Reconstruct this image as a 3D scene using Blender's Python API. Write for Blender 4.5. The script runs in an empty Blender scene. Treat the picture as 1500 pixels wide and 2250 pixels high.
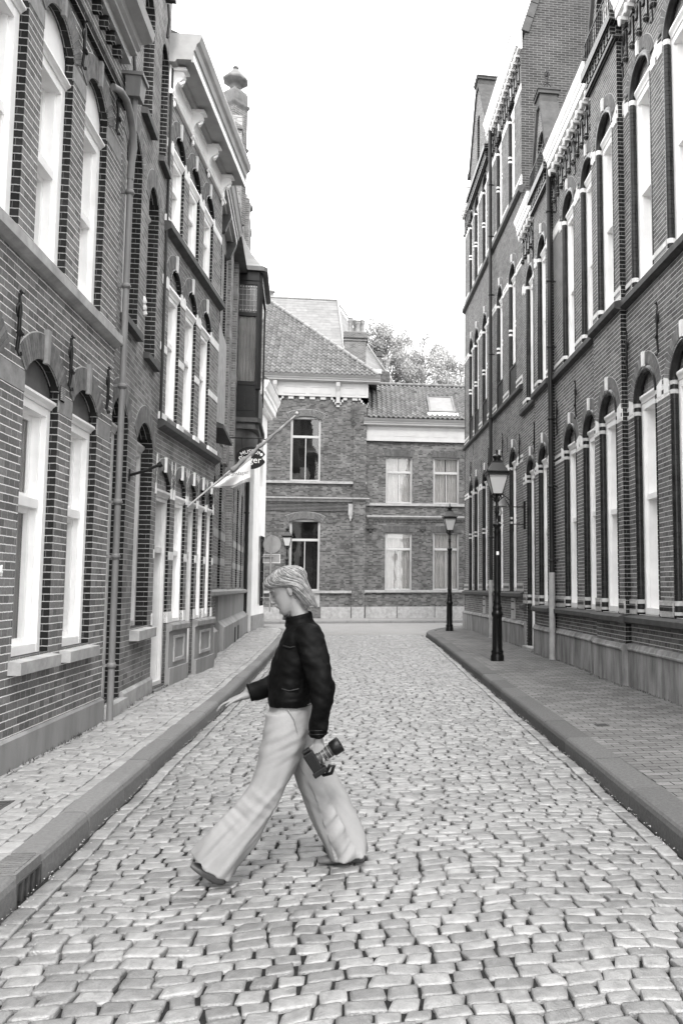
import bpy, math, random
import numpy as np
from math import sin, cos, pi, radians, sqrt, atan2
from mathutils import Vector, Matrix
from mathutils.geometry import tessellate_polygon

SC = bpy.context.scene
COL = SC.collection

# ------------------------------------------------------------------ camera
cam_d = bpy.data.cameras.new('camera')
cam = bpy.data.objects.new('camera', cam_d)
COL.objects.link(cam)
_p, _y = radians(5.1520817), radians(-7.99287419)
_f = Vector((-sin(-_y) * -1 * cos(_p), cos(_y) * cos(_p), sin(_p)))
_f = Vector((-sin(_y) * cos(_p), cos(_y) * cos(_p), sin(_p)))
_r = Vector((cos(_y), sin(_y), 0))
_u = _r.cross(_f)
cam.matrix_world = Matrix(((_r.x, _u.x, -_f.x, 0), (_r.y, _u.y, -_f.y, 0),
                           (_r.z, _u.z, -_f.z, 1.565), (0, 0, 0, 1)))
cam_d.sensor_width = 36
cam_d.lens = 1830 / 2250 * 36
cam_d.shift_x = (750 - 1045) / 2250
cam_d.clip_start = 0.05
cam_d.clip_end = 2000
SC.camera = cam

# ------------------------------------------------------------------ world: overcast
W = bpy.data.worlds.new('World')
SC.world = W
W.use_nodes = True
nt = W.node_tree
nt.nodes.clear()
sky = nt.nodes.new('ShaderNodeTexSky')
sky.sky_type = 'NISHITA'
sky.sun_disc = False
sky.sun_elevation = radians(52)
sky.sun_rotation = radians(174)
bw = nt.nodes.new('ShaderNodeRGBToBW')
add = nt.nodes.new('ShaderNodeMath')
add.operation = 'MULTIPLY_ADD'
add.inputs[1].default_value = 0.35
add.inputs[2].default_value = 9.0
comb = nt.nodes.new('ShaderNodeCombineColor')
bg = nt.nodes.new('ShaderNodeBackground')
bg.inputs[1].default_value = 0.1
wo = nt.nodes.new('ShaderNodeOutputWorld')
L_ = nt.links.new
L_(sky.outputs[0], bw.inputs[0])
L_(bw.outputs[0], add.inputs[0])
for i in range(3):
    L_(add.outputs[0], comb.inputs[i])
L_(comb.outputs[0], bg.inputs[0])
L_(bg.outputs[0], wo.inputs[0])

sun_d = bpy.data.lights.new('sun', 'SUN')
sun_d.energy = 1.0
sun_d.angle = radians(10)
sun_d.color = (1, 0.985, 0.97)
sun = bpy.data.objects.new('sun', sun_d)
COL.objects.link(sun)
_el, _az = radians(52), radians(174)
sd = Vector((sin(_az) * cos(_el), cos(_az) * cos(_el), sin(_el)))
sun.rotation_euler = sd.to_track_quat('Z', 'Y').to_euler()

SC.view_settings.view_transform = 'Standard'
SC.view_settings.look = 'None'
SC.view_settings.gamma = 1
SC.view_settings.exposure = 2.0

# ------------------------------------------------------------------ materials
MATS = {}


class NT:
    def __init__(s, name):
        s.m = bpy.data.materials.new(name)
        s.m.use_nodes = True
        s.t = s.m.node_tree
        s.b = s.t.nodes['Principled BSDF']
        MATS[name] = s.m

    def n(s, typ, **kw):
        o = s.t.nodes.new('ShaderNode' + typ)
        for k, v in kw.items():
            if k.startswith('i'):
                o.inputs[int(k[1:])].default_value = v
            else:
                setattr(o, k, v)
        return o

    def l(s, a, b):
        s.t.links.new(a, b)


def g3(v, t=0.007):
    return (v * (1 + t), v, v * (1 - t), 1)


def ramp(x, v0, v1, p0=0.3, p1=0.7):
    r = x.n('ValToRGB')
    r.color_ramp.elements[0].position = p0
    r.color_ramp.elements[1].position = p1
    r.color_ramp.elements[0].color = g3(v0)
    r.color_ramp.elements[1].color = g3(v1)
    return r


def plain(name, v, rough=0.6, var=0.12, scale=6, bump=0.0, bscale=60, metal=0, spec=0.22, streak=False, island=0.0):
    x = NT(name)
    x.b.inputs['Roughness'].default_value = rough
    x.b.inputs['Metallic'].default_value = metal
    x.b.inputs['Specular IOR Level'].default_value = spec
    tc = x.n('TexCoord')
    mp = x.n('Mapping')
    if streak:
        mp.inputs['Scale'].default_value = (1, 1, 0.22)
    x.l(tc.outputs['Object'], mp.inputs[0])
    nz = x.n('TexNoise')
    nz.inputs['Scale'].default_value = scale
    nz.inputs['Detail'].default_value = 6
    nz.inputs['Roughness'].default_value = 0.65
    x.l(mp.outputs[0], nz.inputs['Vector'])
    r = ramp(x, v * (1 - var * 2), v * (1 + var))
    x.l(nz.outputs[0], r.inputs[0])
    last = r.outputs[0]
    if island:
        ge = x.n('NewGeometry')
        mr = x.n('MapRange', i3=1 - island, i4=1 + island)
        x.l(ge.outputs['Random Per Island'], mr.inputs[0])
        mx = x.n('Mix', data_type='RGBA', blend_type='MULTIPLY')
        mx.inputs[0].default_value = 1
        x.l(last, mx.inputs[6])
        x.l(mr.outputs[0], mx.inputs[7])
        last = mx.outputs[2]
    x.l(last, x.b.inputs['Base Color'])
    if bump:
        n2 = x.n('TexNoise')
        n2.inputs['Scale'].default_value = bscale
        n2.inputs['Detail'].default_value = 4
        x.l(tc.outputs['Object'], n2.inputs['Vector'])
        bp = x.n('Bump', i0=bump, i1=0.01)
        x.l(n2.outputs[0], bp.inputs['Height'])
        x.l(bp.outputs[0], x.b.inputs['Normal'])
    return x.m


def bricks(name, c1, c2, mortar, bw_=0.215, bh=0.0655, ms=0.009, rough=0.8, bump=0.5, squash=0.5, grime=0.35,
           aniso=4.5):
    x = NT(name)
    x.b.inputs['Roughness'].default_value = rough
    x.b.inputs['Specular IOR Level'].default_value = 0.12
    uv = x.n('UVMap')
    mp = x.n('Mapping')
    x.l(uv.outputs[0], mp.inputs[0])
    mp.inputs['Scale'].default_value = (aniso, 1, 1)
    nzd = x.n('TexNoise')
    nzd.inputs['Scale'].default_value = 9
    x.l(mp.outputs[0], nzd.inputs['Vector'])
    vm = x.n('VectorMath', operation='SCALE')
    vm.inputs['Scale'].default_value = 0.007
    x.l(nzd.outputs['Color'], vm.inputs[0])
    va = x.n('VectorMath', operation='ADD')
    x.l(mp.outputs[0], va.inputs[0])
    x.l(vm.outputs[0], va.inputs[1])
    b = x.n('TexBrick', offset=0.5, offset_frequency=2, squash=squash, squash_frequency=2)
    b.inputs['Color1'].default_value = g3(c1, 0.012)
    b.inputs['Color2'].default_value = g3(c2, 0.012)
    b.inputs['Mortar'].default_value = g3(mortar)
    b.inputs['Scale'].default_value = 1
    b.inputs['Mortar Size'].default_value = ms / 2
    b.inputs['Mortar Smooth'].default_value = 0.2
    b.inputs['Bias'].default_value = -0.1
    b.inputs['Brick Width'].default_value = bw_ * aniso
    b.inputs['Row Height'].default_value = bh
    x.l(va.outputs[0], b.inputs['Vector'])
    n1 = x.n('TexNoise')
    n1.inputs['Scale'].default_value = 0.9
    n1.inputs['Detail'].default_value = 8
    n1.inputs['Roughness'].default_value = 0.7
    x.l(uv.outputs[0], n1.inputs['Vector'])
    mr = x.n('MapRange', i1=0.3, i2=0.7, i3=1 - grime, i4=1 + grime * 0.5)
    x.l(n1.outputs[0], mr.inputs[0])
    n2 = x.n('TexNoise')
    n2.inputs['Scale'].default_value = 45
    n2.inputs['Detail'].default_value = 5
    x.l(uv.outputs[0], n2.inputs['Vector'])
    mr2 = x.n('MapRange', i1=0.25, i2=0.75, i3=0.78, i4=1.2)
    x.l(n2.outputs[0], mr2.inputs[0])
    mm = x.n('Math', operation='MULTIPLY')
    x.l(mr.outputs[0], mm.inputs[0])
    x.l(mr2.outputs[0], mm.inputs[1])
    mx = x.n('Mix', data_type='RGBA', blend_type='MULTIPLY')
    mx.inputs[0].default_value = 1
    x.l(b.outputs[0], mx.inputs[6])
    x.l(mm.outputs[0], mx.inputs[7])
    x.l(mx.outputs[2], x.b.inputs['Base Color'])
    inv = x.n('Math', operation='SUBTRACT')
    inv.inputs[0].default_value = 1
    x.l(b.outputs['Fac'], inv.inputs[1])
    ad = x.n('Math', operation='MULTIPLY_ADD')
    ad.inputs[1].default_value = 0.25
    x.l(n2.outputs[0], ad.inputs[0])
    x.l(inv.outputs[0], ad.inputs[2])
    bp = x.n('Bump', i0=bump, i1=0.006)
    x.l(ad.outputs[0], bp.inputs['Height'])
    x.l(bp.outputs[0], x.b.inputs['Normal'])
    return x.m


def glassmat(name, tint=0.9, rough=0.03, refl=1.0):
    x = NT(name)
    t = x.t
    gl = x.n('BsdfGlossy')
    gl.inputs[0].default_value = g3(0.95)
    gl.inputs['Roughness'].default_value = rough
    tr = x.n('BsdfTransparent')
    tr.inputs[0].default_value = g3(tint)
    fr = x.n('Fresnel')
    fr.inputs[0].default_value = 1.55
    nz = x.n('TexNoise')
    nz.inputs['Scale'].default_value = 1.7
    tc = x.n('TexCoord')
    x.l(tc.outputs['Object'], nz.inputs['Vector'])
    bp = x.n('Bump', i0=0.12, i1=0.01)
    x.l(nz.outputs[0], bp.inputs['Height'])
    x.l(bp.outputs[0], gl.inputs['Normal'])
    ma = x.n('Math', operation='MULTIPLY_ADD')
    ma.inputs[1].default_value = refl
    ma.inputs[2].default_value = 0.05
    ms = x.n('MixShader')
    x.l(fr.outputs[0], ma.inputs[0])
    x.l(ma.outputs[0], ms.inputs[0])
    x.l(tr.outputs[0], ms.inputs[1])
    x.l(gl.outputs[0], ms.inputs[2])
    x.l(ms.outputs[0], t.nodes['Material Output'].inputs[0])
    return x.m


bricks('brick_l', 0.125, 0.235, 0.78, ms=0.009, grime=0.25)
bricks('brick_l2', 0.14, 0.28, 0.46, ms=0.008, grime=0.35)
bricks('brick_r', 0.1, 0.185, 0.66, ms=0.009, grime=0.25)
bricks('brick_r2', 0.1, 0.19, 0.44, ms=0.009, grime=0.25)
bricks('brick_side', 0.035, 0.06, 0.15, ms=0.014, squash=1.0, aniso=1.0)
bricks('brick_chim', 0.09, 0.15, 0.26, ms=0.014, squash=1.0, aniso=1.0)
bricks('brick_far', 0.04, 0.14, 0.16, ms=0.012, grime=0.45, aniso=4)
bricks('brick_glaze', 0.012, 0.022, 0.34, ms=0.008, rough=0.3, bump=0.3, grime=0.1)
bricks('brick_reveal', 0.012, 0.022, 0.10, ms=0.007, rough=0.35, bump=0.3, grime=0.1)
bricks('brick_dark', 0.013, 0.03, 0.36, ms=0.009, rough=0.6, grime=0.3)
bricks('brick_tymp', 0.16, 0.28, 0.4, bw_=0.10, bh=0.065, ms=0.012, aniso=1)
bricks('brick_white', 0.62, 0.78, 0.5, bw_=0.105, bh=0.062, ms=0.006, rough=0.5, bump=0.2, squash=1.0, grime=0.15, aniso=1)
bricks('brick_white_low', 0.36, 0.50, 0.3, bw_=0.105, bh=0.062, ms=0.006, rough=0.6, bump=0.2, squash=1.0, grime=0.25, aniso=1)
bricks('pavers', 0.105, 0.17, 0.022, bw_=0.21, bh=0.105, ms=0.011, rough=0.75, squash=1.0, grime=0.25, bump=0.6, aniso=1)
bricks('pavers_far', 0.17, 0.21, 0.1, bw_=0.2, bh=0.1, ms=0.006, rough=0.7, squash=1.0, grime=0.12, bump=0.2, aniso=1)
plain('arch_brick', 0.16, 0.8, 0.2, 12, 0.3, island=0.22)
plain('arch_brick_far', 0.07, 0.8, 0.2, 12, 0.3, island=0.25)
plain('mortar', 0.42, 0.9, 0.1, 20)
plain('glaze', 0.022, 0.22, 0.25, 5, 0.1, 8, island=0.2)
plain('white_paint', 0.88, 0.38, 0.06, 2, 0.05, 12)
plain('cream_paint', 0.62, 0.5, 0.09, 2.5, 0.1, 20)
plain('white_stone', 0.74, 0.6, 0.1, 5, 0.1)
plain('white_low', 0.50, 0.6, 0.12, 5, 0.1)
plain('plaster', 0.78, 0.7, 0.07, 1.5, 0.15, 30)
plain('stone', 0.25, 0.7, 0.16, 7, 0.25, 80)
plain('stone_light', 0.37, 0.75, 0.15, 5, 0.25, 60)
plain('stone_dark', 0.06, 0.6, 0.2, 7, 0.2, 60)
plain('plinth', 0.25, 0.85, 0.3, 5, 0.5, 60, streak=True)
plain('plinth_l', 0.26, 0.85, 0.16, 2.2, 0.2, 60, streak=True)
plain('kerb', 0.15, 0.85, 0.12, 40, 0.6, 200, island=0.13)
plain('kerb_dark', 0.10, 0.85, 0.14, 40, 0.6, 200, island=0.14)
plain('sett', 0.18, 0.42, 0.18, 16, 0.6, 110, island=0.30, spec=0.9)
plain('sett_walk', 0.25, 0.5, 0.15, 14, 0.5, 55, island=0.17)
plain('far_paint', .33, 0.5, 0.06, 2)
plain('pinnacle_stone', .13, 0.7, 0.2, 5)
plain('joint', 0.014, 0.95, 0.4, 40, 0.5, 150)
plain('iron', 0.008, 0.38, 0.2, 6)
plain('lamp_black', 0.006, 0.28, 0.2, 6)
plain('zinc', 0.18, 0.45, 0.2, 3, streak=True)
plain('pipe_dark', 0.025, 0.4, 0.3, 3, streak=True)
plain('dark_wood', 0.009, 0.4, 0.25, 5)
plain('grey_wood', 0.12, 0.5, 0.15, 5)
plain('gutter_paint', 0.36, 0.45, 0.1, 3)
plain('slate', 0.12, 0.5, 0.2, 5, island=0.1)
plain('slate_far', 0.17, 0.5, 0.10, 3, island=0.1)
plain('tile', 0.13, 0.55, 0.22, 3, 0.2, 30, island=0.2)
plain('curtain', 0.5, 0.9, 0.1, 2)
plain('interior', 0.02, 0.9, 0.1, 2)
plain('sash_reflection', 0.26, 0.5, 0.08, 2)
plain('coping_stone', 0.07, 0.75, 0.2, 5, 0.25, 60)
plain('blind', 0.6, 0.7, 0.03, 2)
plain('sign_back', 0.27, 0.5, 0.08, 6)
plain('sign_black', 0.012, 0.35, 0.1, 4)
plain('flag_cloth', 0.75, 0.85, 0.05, 6)
plain('flag_grey', 0.18, 0.85, 0.1, 6)
plain('lead', 0.12, 0.55, 0.2, 4)
plain('soil', 0.06, 0.95, 0.3, 20)
glassmat('glass')
glassmat('glass_far', 0.95, 0.02, 0.7)
x_ = NT('lamp_glass')
x_.b.inputs['Base Color'].default_value = g3(0.55)
x_.b.inputs['Roughness'].default_value = 0.35
x_.b.inputs['Transmission Weight'].default_value = 0.25
x_ = NT('leadglass')
x_.b.inputs['Base Color'].default_value = g3(0.08)
x_.b.inputs['Roughness'].default_value = 0.12

# ------------------------------------------------------------------ frames
class Fac:
    """local facade frame: s along the wall, n outwards, z up"""
    def __init__(f, x, y, dx, dy, side):
        k = sqrt(dx * dx + dy * dy)
        f.x, f.y, f.dx, f.dy = x, y, dx / k, dy / k
        f.nx, f.ny = (f.dy, -f.dx) if side > 0 else (-f.dy, f.dx)

    def __call__(f, s, n, z):
        return (f.x + s * f.dx + n * f.nx, f.y + s * f.dy + n * f.ny, z)


class Idt:
    def __call__(f, s, n, z):
        return (s, n, z)


WORLD = Idt()


class MB:
    def __init__(m, fac=WORLD):
        m.f, m.v, m.l, m.fc, m.mi, m.sm = fac, [], [], [], [], []

    def vert(m, s, n, z):
        m.l.append((s, n, z))
        m.v.append(m.f(s, n, z))
        return len(m.v) - 1

    def face(m, idx, mi=0, smooth=False):
        m.fc.append(tuple(idx))
        m.mi.append(mi)
        m.sm.append(smooth)

    def quad(m, a, b, c, d, mi=0):
        m.face([m.vert(*p) for p in (a, b, c, d)], mi)

    def box(m, s0, s1, n0, n1, z0, z1, mi=0):
        i = [m.vert(s, n, z) for z in (z0, z1) for n in (n0, n1) for s in (s0, s1)]
        for q in ((0, 1, 3, 2), (4, 6, 7, 5), (0, 4, 5, 1), (2, 3, 7, 6), (0, 2, 6, 4), (1, 5, 7, 3)):
            m.face([i[k] for k in q], mi)

    def ext(m, prof, s0, s1, mi=0, smooth=False):
        """profile in (n,z), extruded along s"""
        a = [m.vert(s0, n, z) for n, z in prof]
        b = [m.vert(s1, n, z) for n, z in prof]
        k = len(prof)
        for i in range(k):
            j = (i + 1) % k
            m.face((a[i], a[j], b[j], b[i]), mi, smooth)
        m.face(a[::-1], mi)
        m.face(b, mi)

    def extn(m, prof, n0, n1, mi=0):
        """profile in (s,z), extruded along n"""
        a = [m.vert(s, n0, z) for s, z in prof]
        b = [m.vert(s, n1, z) for s, z in prof]
        k = len(prof)
        for i in range(k):
            j = (i + 1) % k
            m.face((a[i], a[j], b[j], b[i]), mi)
        m.face(a[::-1], mi)
        m.face(b, mi)

    def extz(m, prof, z0, z1, mi=0, top=None):
        """profile in (s,n), extruded along z; top = scale about the centroid"""
        cx = sum(p[0] for p in prof) / len(prof)
        cy = sum(p[1] for p in prof) / len(prof)
        t = 1 if top is None else top
        a = [m.vert(s, n, z0) for s, n in prof]
        b = [m.vert(cx + (s - cx) * t, cy + (n - cy) * t, z1) for s, n in prof]
        k = len(prof)
        for i in range(k):
            j = (i + 1) % k
            m.face((a[i], a[j], b[j], b[i]), mi)
        m.face(a[::-1], mi)
        m.face(b, mi)

    def lathe(m, s, n, prof, seg=16, mi=0, rot=0.0, smooth=True, sq=1.0):
        """prof = (r,z) pairs"""
        rings = []
        for r, z in prof:
            rings.append([m.vert(s + r * cos(2 * pi * k / seg + rot), n + r * sq * sin(2 * pi * k / seg + rot), z)
                          for k in range(seg)])
        for a, b in zip(rings, rings[1:]):
            for k in range(seg):
                m.face((a[k], a[(k + 1) % seg], b[(k + 1) % seg], b[k]), mi, smooth)
        for rg in (rings[0][::-1], rings[-1]):
            m.face([m.vert(*m.l[q]) for q in rg], mi)

    def tube(m, pts, r, seg=8, mi=0, smooth=True, mis=None, caps=True):
        """tube through points (s,n,z); r number or list"""
        P = [Vector(p) for p in pts]
        rr = r if isinstance(r, (list, tuple)) else [r] * len(P)
        up = None
        rings = []
        for i, p in enumerate(P):
            t = (P[min(i + 1, len(P) - 1)] - P[max(i - 1, 0)])
            if t.length < 1e-9:
                t = Vector((0, 0, 1))
            t.normalize()
            if up is None:
                up = Vector((1, 0, 0)) if abs(t.x) < 0.9 else Vector((0, 1, 0))
            a = (up - t * up.dot(t))
            if a.length < 1e-6:
                a = t.orthogonal()
            a.normalize()
            b = t.cross(a)
            up = a
            rings.append([m.vert(*(p + a * (rr[i] * cos(2 * pi * k / seg)) + b * (rr[i] * sin(2 * pi * k / seg))))
                          for k in range(seg)])
        for q, (a, b) in enumerate(zip(rings, rings[1:])):
            mm = mis[q] if mis else mi
            for k in range(seg):
                m.face((a[k], a[(k + 1) % seg], b[(k + 1) % seg], b[k]), mm, smooth)
        if caps:
            for rg in (rings[0][::-1], rings[-1]):
                m.face([m.vert(*m.l[q]) for q in rg], mi)

    def build(m, name, mats, parent=None, uvscale=1.0):
        if isinstance(mats, str):
            mats = [mats]
        me = bpy.data.meshes.new(name)
        o = bpy.data.objects.new(name, me)
        COL.objects.link(o)
        V = m.v
        if parent is not None:
            o.parent = parent
            w = parent.get('_w') or (0, 0, 0)
            V = [(a - w[0], b - w[1], c - w[2]) for a, b, c in V]
            o['_w'] = w
        me.from_pydata(V, [], m.fc)
        for k in mats:
            me.materials.append(MATS[k])
        me.polygons.foreach_set('material_index', m.mi)
        me.polygons.foreach_set('use_smooth', m.sm)
        uv = me.uv_layers.new(name='UVMap')
        data = []
        for f in m.fc:
            a, b, c = (m.l[f[0]], m.l[f[1]], m.l[f[2]])
            u = (b[0] - a[0], b[1] - a[1], b[2] - a[2])
            w = (c[0] - b[0], c[1] - b[1], c[2] - b[2])
            nx = abs(u[1] * w[2] - u[2] * w[1])
            ny = abs(u[2] * w[0] - u[0] * w[2])
            nz = abs(u[0] * w[1] - u[1] * w[0])
            if ny >= nx and ny >= nz:
                ii = (0, 2)
            elif nx >= nz:
                ii = (1, 2)
            else:
                ii = (0, 1)
            for k in f:
                p = m.l[k]
                data += [p[ii[0]] * uvscale, p[ii[1]] * uvscale]
        uv.data.foreach_set('uv', data)
        me.update()
        return o


def thing(name, loc, label, cat, group=None):
    o = bpy.data.objects.new(name, None)
    COL.objects.link(o)
    o.location = loc
    o.empty_display_size = 0.2
    o['_w'] = tuple(loc)
    o['label'] = label
    o['category'] = cat
    if group:
        o['group'] = group
    return o


def tag(o, label, cat, group=None):
    o['label'] = label
    o['category'] = cat
    if group:
        o['group'] = group
    return o


def struct(o, kind='structure'):
    o['kind'] = kind
    return o


def outline(s0, s1, z0, zs, rise, n=14):
    """opening outline in (s,z), ccw: bottom-left, bottom-right, arch right->left"""
    p = [(s0, z0), (s1, z0)]
    if rise <= 0.001:
        return p + [(s1, zs), (s0, zs)]
    w = (s1 - s0) / 2
    c = (s0 + s1) / 2
    R = (w * w + rise * rise) / (2 * rise)
    zc = zs + rise - R
    a0 = math.asin(min(1, w / R))
    if rise > w:
        a0 = pi - a0
    for k in range(n + 1):
        a = a0 - 2 * a0 * k / n
        p.append((c + R * sin(a), zc + R * cos(a)))
    return p


def arch_pts(s0, s1, zs, rise, off, n):
    w = (s1 - s0) / 2
    c = (s0 + s1) / 2
    R = (w * w + rise * rise) / (2 * rise)
    zc = zs + rise - R
    a0 = math.asin(min(1, w / R))
    if rise > w:
        a0 = pi - a0
    R += off
    return [(c + R * sin(a0 - 2 * a0 * k / n), zc + R * cos(a0 - 2 * a0 * k / n)) for k in range(n + 1)]


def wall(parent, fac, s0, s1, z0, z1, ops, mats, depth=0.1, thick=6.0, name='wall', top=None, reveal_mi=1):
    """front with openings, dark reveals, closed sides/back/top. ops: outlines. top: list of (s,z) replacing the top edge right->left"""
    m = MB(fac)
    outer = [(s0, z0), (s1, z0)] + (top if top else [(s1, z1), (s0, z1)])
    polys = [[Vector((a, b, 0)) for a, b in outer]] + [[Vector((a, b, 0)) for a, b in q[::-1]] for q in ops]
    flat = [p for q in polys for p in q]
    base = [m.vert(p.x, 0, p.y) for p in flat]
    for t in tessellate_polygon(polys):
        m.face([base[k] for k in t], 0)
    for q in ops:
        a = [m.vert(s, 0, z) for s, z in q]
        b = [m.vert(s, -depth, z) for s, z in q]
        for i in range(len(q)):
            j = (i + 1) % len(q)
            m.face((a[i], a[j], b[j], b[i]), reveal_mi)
    T = outer
    for i in range(len(T)):
        j = (i + 1) % len(T)
        (sa, za), (sb, zb) = T[i], T[j]
        m.quad((sa, 0, za), (sa, -thick, za), (sb, -thick, zb), (sb, 0, zb), 0)
    m.quad((s0, -thick, z0), (s1, -thick, z0), (s1, -thick, z1), (s0, -thick, z1), 0)
    return m.build(name, mats, parent)


def window(parent, fac, s0, s1, z0, zs, rise, depth=0.1, head=None, jw=0.07, cd=0.13, rail=0.5, mull=False,
           sill=None, tymp='brick_tymp', frame='white_paint', glass='glass', curtain=None, blind=0.0, name='window',
           head_h=0.09, sill_mat='stone', lab=None, bw=0.05, mw=0.03, back='interior', sash=True, sash_reflection=False):
    """white casing set behind the reveal, sashes, panes, tympanum, sill; all sub-parts of the frame mesh"""
    head = head if head is not None else zs
    m = MB(fac)
    e = 0.002
    n1 = -depth - cd
    N0 = -depth + 0.004
    # casing (jambs, head, bottom rail)
    m.box(s0 - e, s0 + jw, N0, n1, z0, head)
    m.box(s1 - jw, s1 + e, N0, n1, z0, head)
    m.box(s0 + jw, s1 - jw, N0 - 0.003, n1, head - jw, head)
    m.box(s0 + jw, s1 - jw, N0 - 0.003, n1, z0, z0 + jw)
    # stepped moulding on jambs
    m.box(s0 + jw, s0 + jw + 0.025, N0 - 0.05, n1, z0 + jw, head - jw)
    m.box(s1 - jw - 0.025, s1 - jw, N0 - 0.05, n1, z0 + jw, head - jw)
    zr = z0 + (head - z0) * rail
    if rail > 0:
        m.box(s0 + jw + 0.025, s1 - jw - 0.025, N0 - 0.03, n1 - 0.02, zr - 0.04, zr + 0.04)
    if sash:
        a, b = s0 + jw + 0.025, s1 - jw - 0.025
        for (za, zb, nn) in ((z0 + jw, zr - 0.04, n1 + 0.05), (zr + 0.04, head - jw, n1 + 0.03)):
            m.box(a, a + bw, nn, nn - 0.04, za, zb)
            m.box(b - bw, b, nn, nn - 0.04, za, zb)
            m.box(a + bw, b - bw, nn - 0.003, nn - 0.037, za, za + bw)
            m.box(a + bw, b - bw, nn - 0.003, nn - 0.037, zb - bw, zb)
    if mull:
        c = (s0 + s1) / 2
        m.box(c - mw, c + mw, N0 - 0.06, n1, z0 + jw, zr - 0.04)
    # head moulding
    if head_h:
        m.ext([(N0 + 0.05, head + head_h), (N0 + 0.05, head + head_h * 0.7), (N0 + 0.02, head + head_h * 0.3),
               (N0 + 0.01, head + 0.001), (n1, head + 0.001), (n1, head + head_h)], s0 - e * 0.5, s1 + e * 0.5)
    o = m.build(name, [frame], parent)
    if lab:
        o['label'] = lab
    g = MB(fac)
    g.quad((s0 + jw, n1 + 0.012, z0 + jw), (s1 - jw, n1 + 0.012, z0 + jw), (s1 - jw, n1 + 0.012, head - jw),
           (s0 + jw, n1 + 0.012, head - jw))
    g.build('pane', [glass], o)
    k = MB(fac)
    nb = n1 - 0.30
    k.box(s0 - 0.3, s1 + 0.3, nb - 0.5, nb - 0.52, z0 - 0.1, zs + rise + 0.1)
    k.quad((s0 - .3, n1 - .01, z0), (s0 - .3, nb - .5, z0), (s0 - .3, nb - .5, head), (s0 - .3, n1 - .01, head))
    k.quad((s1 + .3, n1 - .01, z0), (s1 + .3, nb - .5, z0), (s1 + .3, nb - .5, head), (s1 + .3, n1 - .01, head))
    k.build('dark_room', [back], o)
    if blind > 0:
        bl = MB(fac)
        zb = head - (head - z0) * blind
        bl.box(s0 + jw, s1 - jw, n1 - 0.03, n1 - 0.035, zb, head)
        bl.build('blind', ['blind'], o)
    if sash_reflection:  # grey sheet that gives the lower sash its pale reflected tone
        bl = MB(fac)
        bl.box(s0 + jw, s1 - jw, n1 - 0.03, n1 - 0.035, z0, zr)
        bl.build('sash_reflection', ['sash_reflection'], o)
    if curtain:
        cu = MB(fac)
        a, b = s0 + jw, s1 - jw
        nn = int((b - a) / 0.012)
        for (ca, cb) in curtain:
            sa, sb = a + (b - a) * ca, a + (b - a) * cb
            nn = max(8, int((sb - sa) / 0.015))
            prev = None
            for i in range(nn + 1):
                s = sa + (sb - sa) * i / nn
                d = n1 - 0.09 + 0.028 * sin(i * 1.05) + 0.02 * sin(i * 0.37 + ca * 9)
                q = (cu.vert(s, d, z0 + 0.02), cu.vert(s, d, head - 0.02))
                if prev:
                    cu.face((prev[0], q[0], q[1], prev[1]), 0, True)
                prev = q
        cu.build('curtain', ['curtain'], o)
    if rise > 0 or head + head_h < zs - 0.01:
        t = MB(fac)
        zt = head + (head_h if head_h else 0)
        pts = outline(s0 - 0.002, s1 + 0.002, zt, max(zs, zt + 0.001), rise)
        t.face([t.vert(s, -depth - 0.01, z) for s, z in pts])
        t.build('tympanum', [tymp], o)
    if sill:
        hz, pr, ex = sill
        q = MB(fac)
        q.ext([(-depth - 0.05, z0 - 0.004), (pr, z0 - 0.03), (pr, z0 - hz), (-0.02, z0 - hz), (-0.02, z0 - hz + 0.01),
               (-depth - 0.05, z0 - hz + 0.01)], s0 - ex, s1 + ex)
        q.build('sill', [sill_mat], o)
    return o


def arch_ring(parent, fac, s0, s1, zs, rise, th, proud=0.012, n=22, mat='arch_brick', name='arch', gap=0.15, off=0.0,
              key=None, keymat='white_stone', keytop=0.1, keyw=0.07, ends=None):
    m = MB(fac)
    a = arch_pts(s0, s1, zs, rise, off, n * 8)
    b = arch_pts(s0, s1, zs, rise, off + th, n * 8)
    # mortar bed
    bb = arch_pts(s0, s1, zs, rise, off + th + 0.010, n * 8)
    for i in range(0, n * 8, 4):
        p = [a[i], a[i + 4], bb[i + 4], bb[i]]
        m.extn(p, 0.001, proud - 0.006, 1)
    for k in range(n):
        i0 = k * 8 + (1 if gap > 0.1 else 0)
        i1 = k * 8 + 8
        p = [a[i0], a[i1], b[i1], b[i0]]
        m.extn(p, 0.0, proud, 0)
    o = m.build(name, [mat, 'mortar'], parent)
    if key:
        c = (s0 + s1) / 2
        zt = zs + rise + off
        q = MB(fac)
        q.extn([(c - keyw * 0.8, zt - 0.03), (c + keyw * 0.8, zt - 0.03), (c + keyw, zt + th + keytop),
                (c - keyw, zt + th + keytop)], 0, proud + 0.03)
        q.build('keystone', [keymat], o)
    if ends:
        q = MB(fac)
        for sg, e0, e1 in ((1, a[0], b[0]), (-1, a[-1], b[-1])):
            q.extn([(e0[0], zs - ends), (e1[0], zs - ends), (e1[0], zs + ends * 0.6), (e0[0], zs + ends * 0.2)], 0,
                   proud + 0.004)
        q.build('springer', [keymat], o)
    return o


def band(parent, fac, s0, s1, z0, z1, n1, mat, name='band', gaps=()):
    m = MB(fac)
    segs = [s0]
    for a, b in sorted(gaps):
        if b > s0 and a < s1:
            segs += [a, b]
    segs.append(s1)
    for a, b in zip(segs[::2], segs[1::2]):
        if b - a > 0.004:
            m = MB(fac)
            m.box(max(a, s0), min(b, s1), -0.01, n1, z0, z1)
            m.build(name, [mat], parent)


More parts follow.
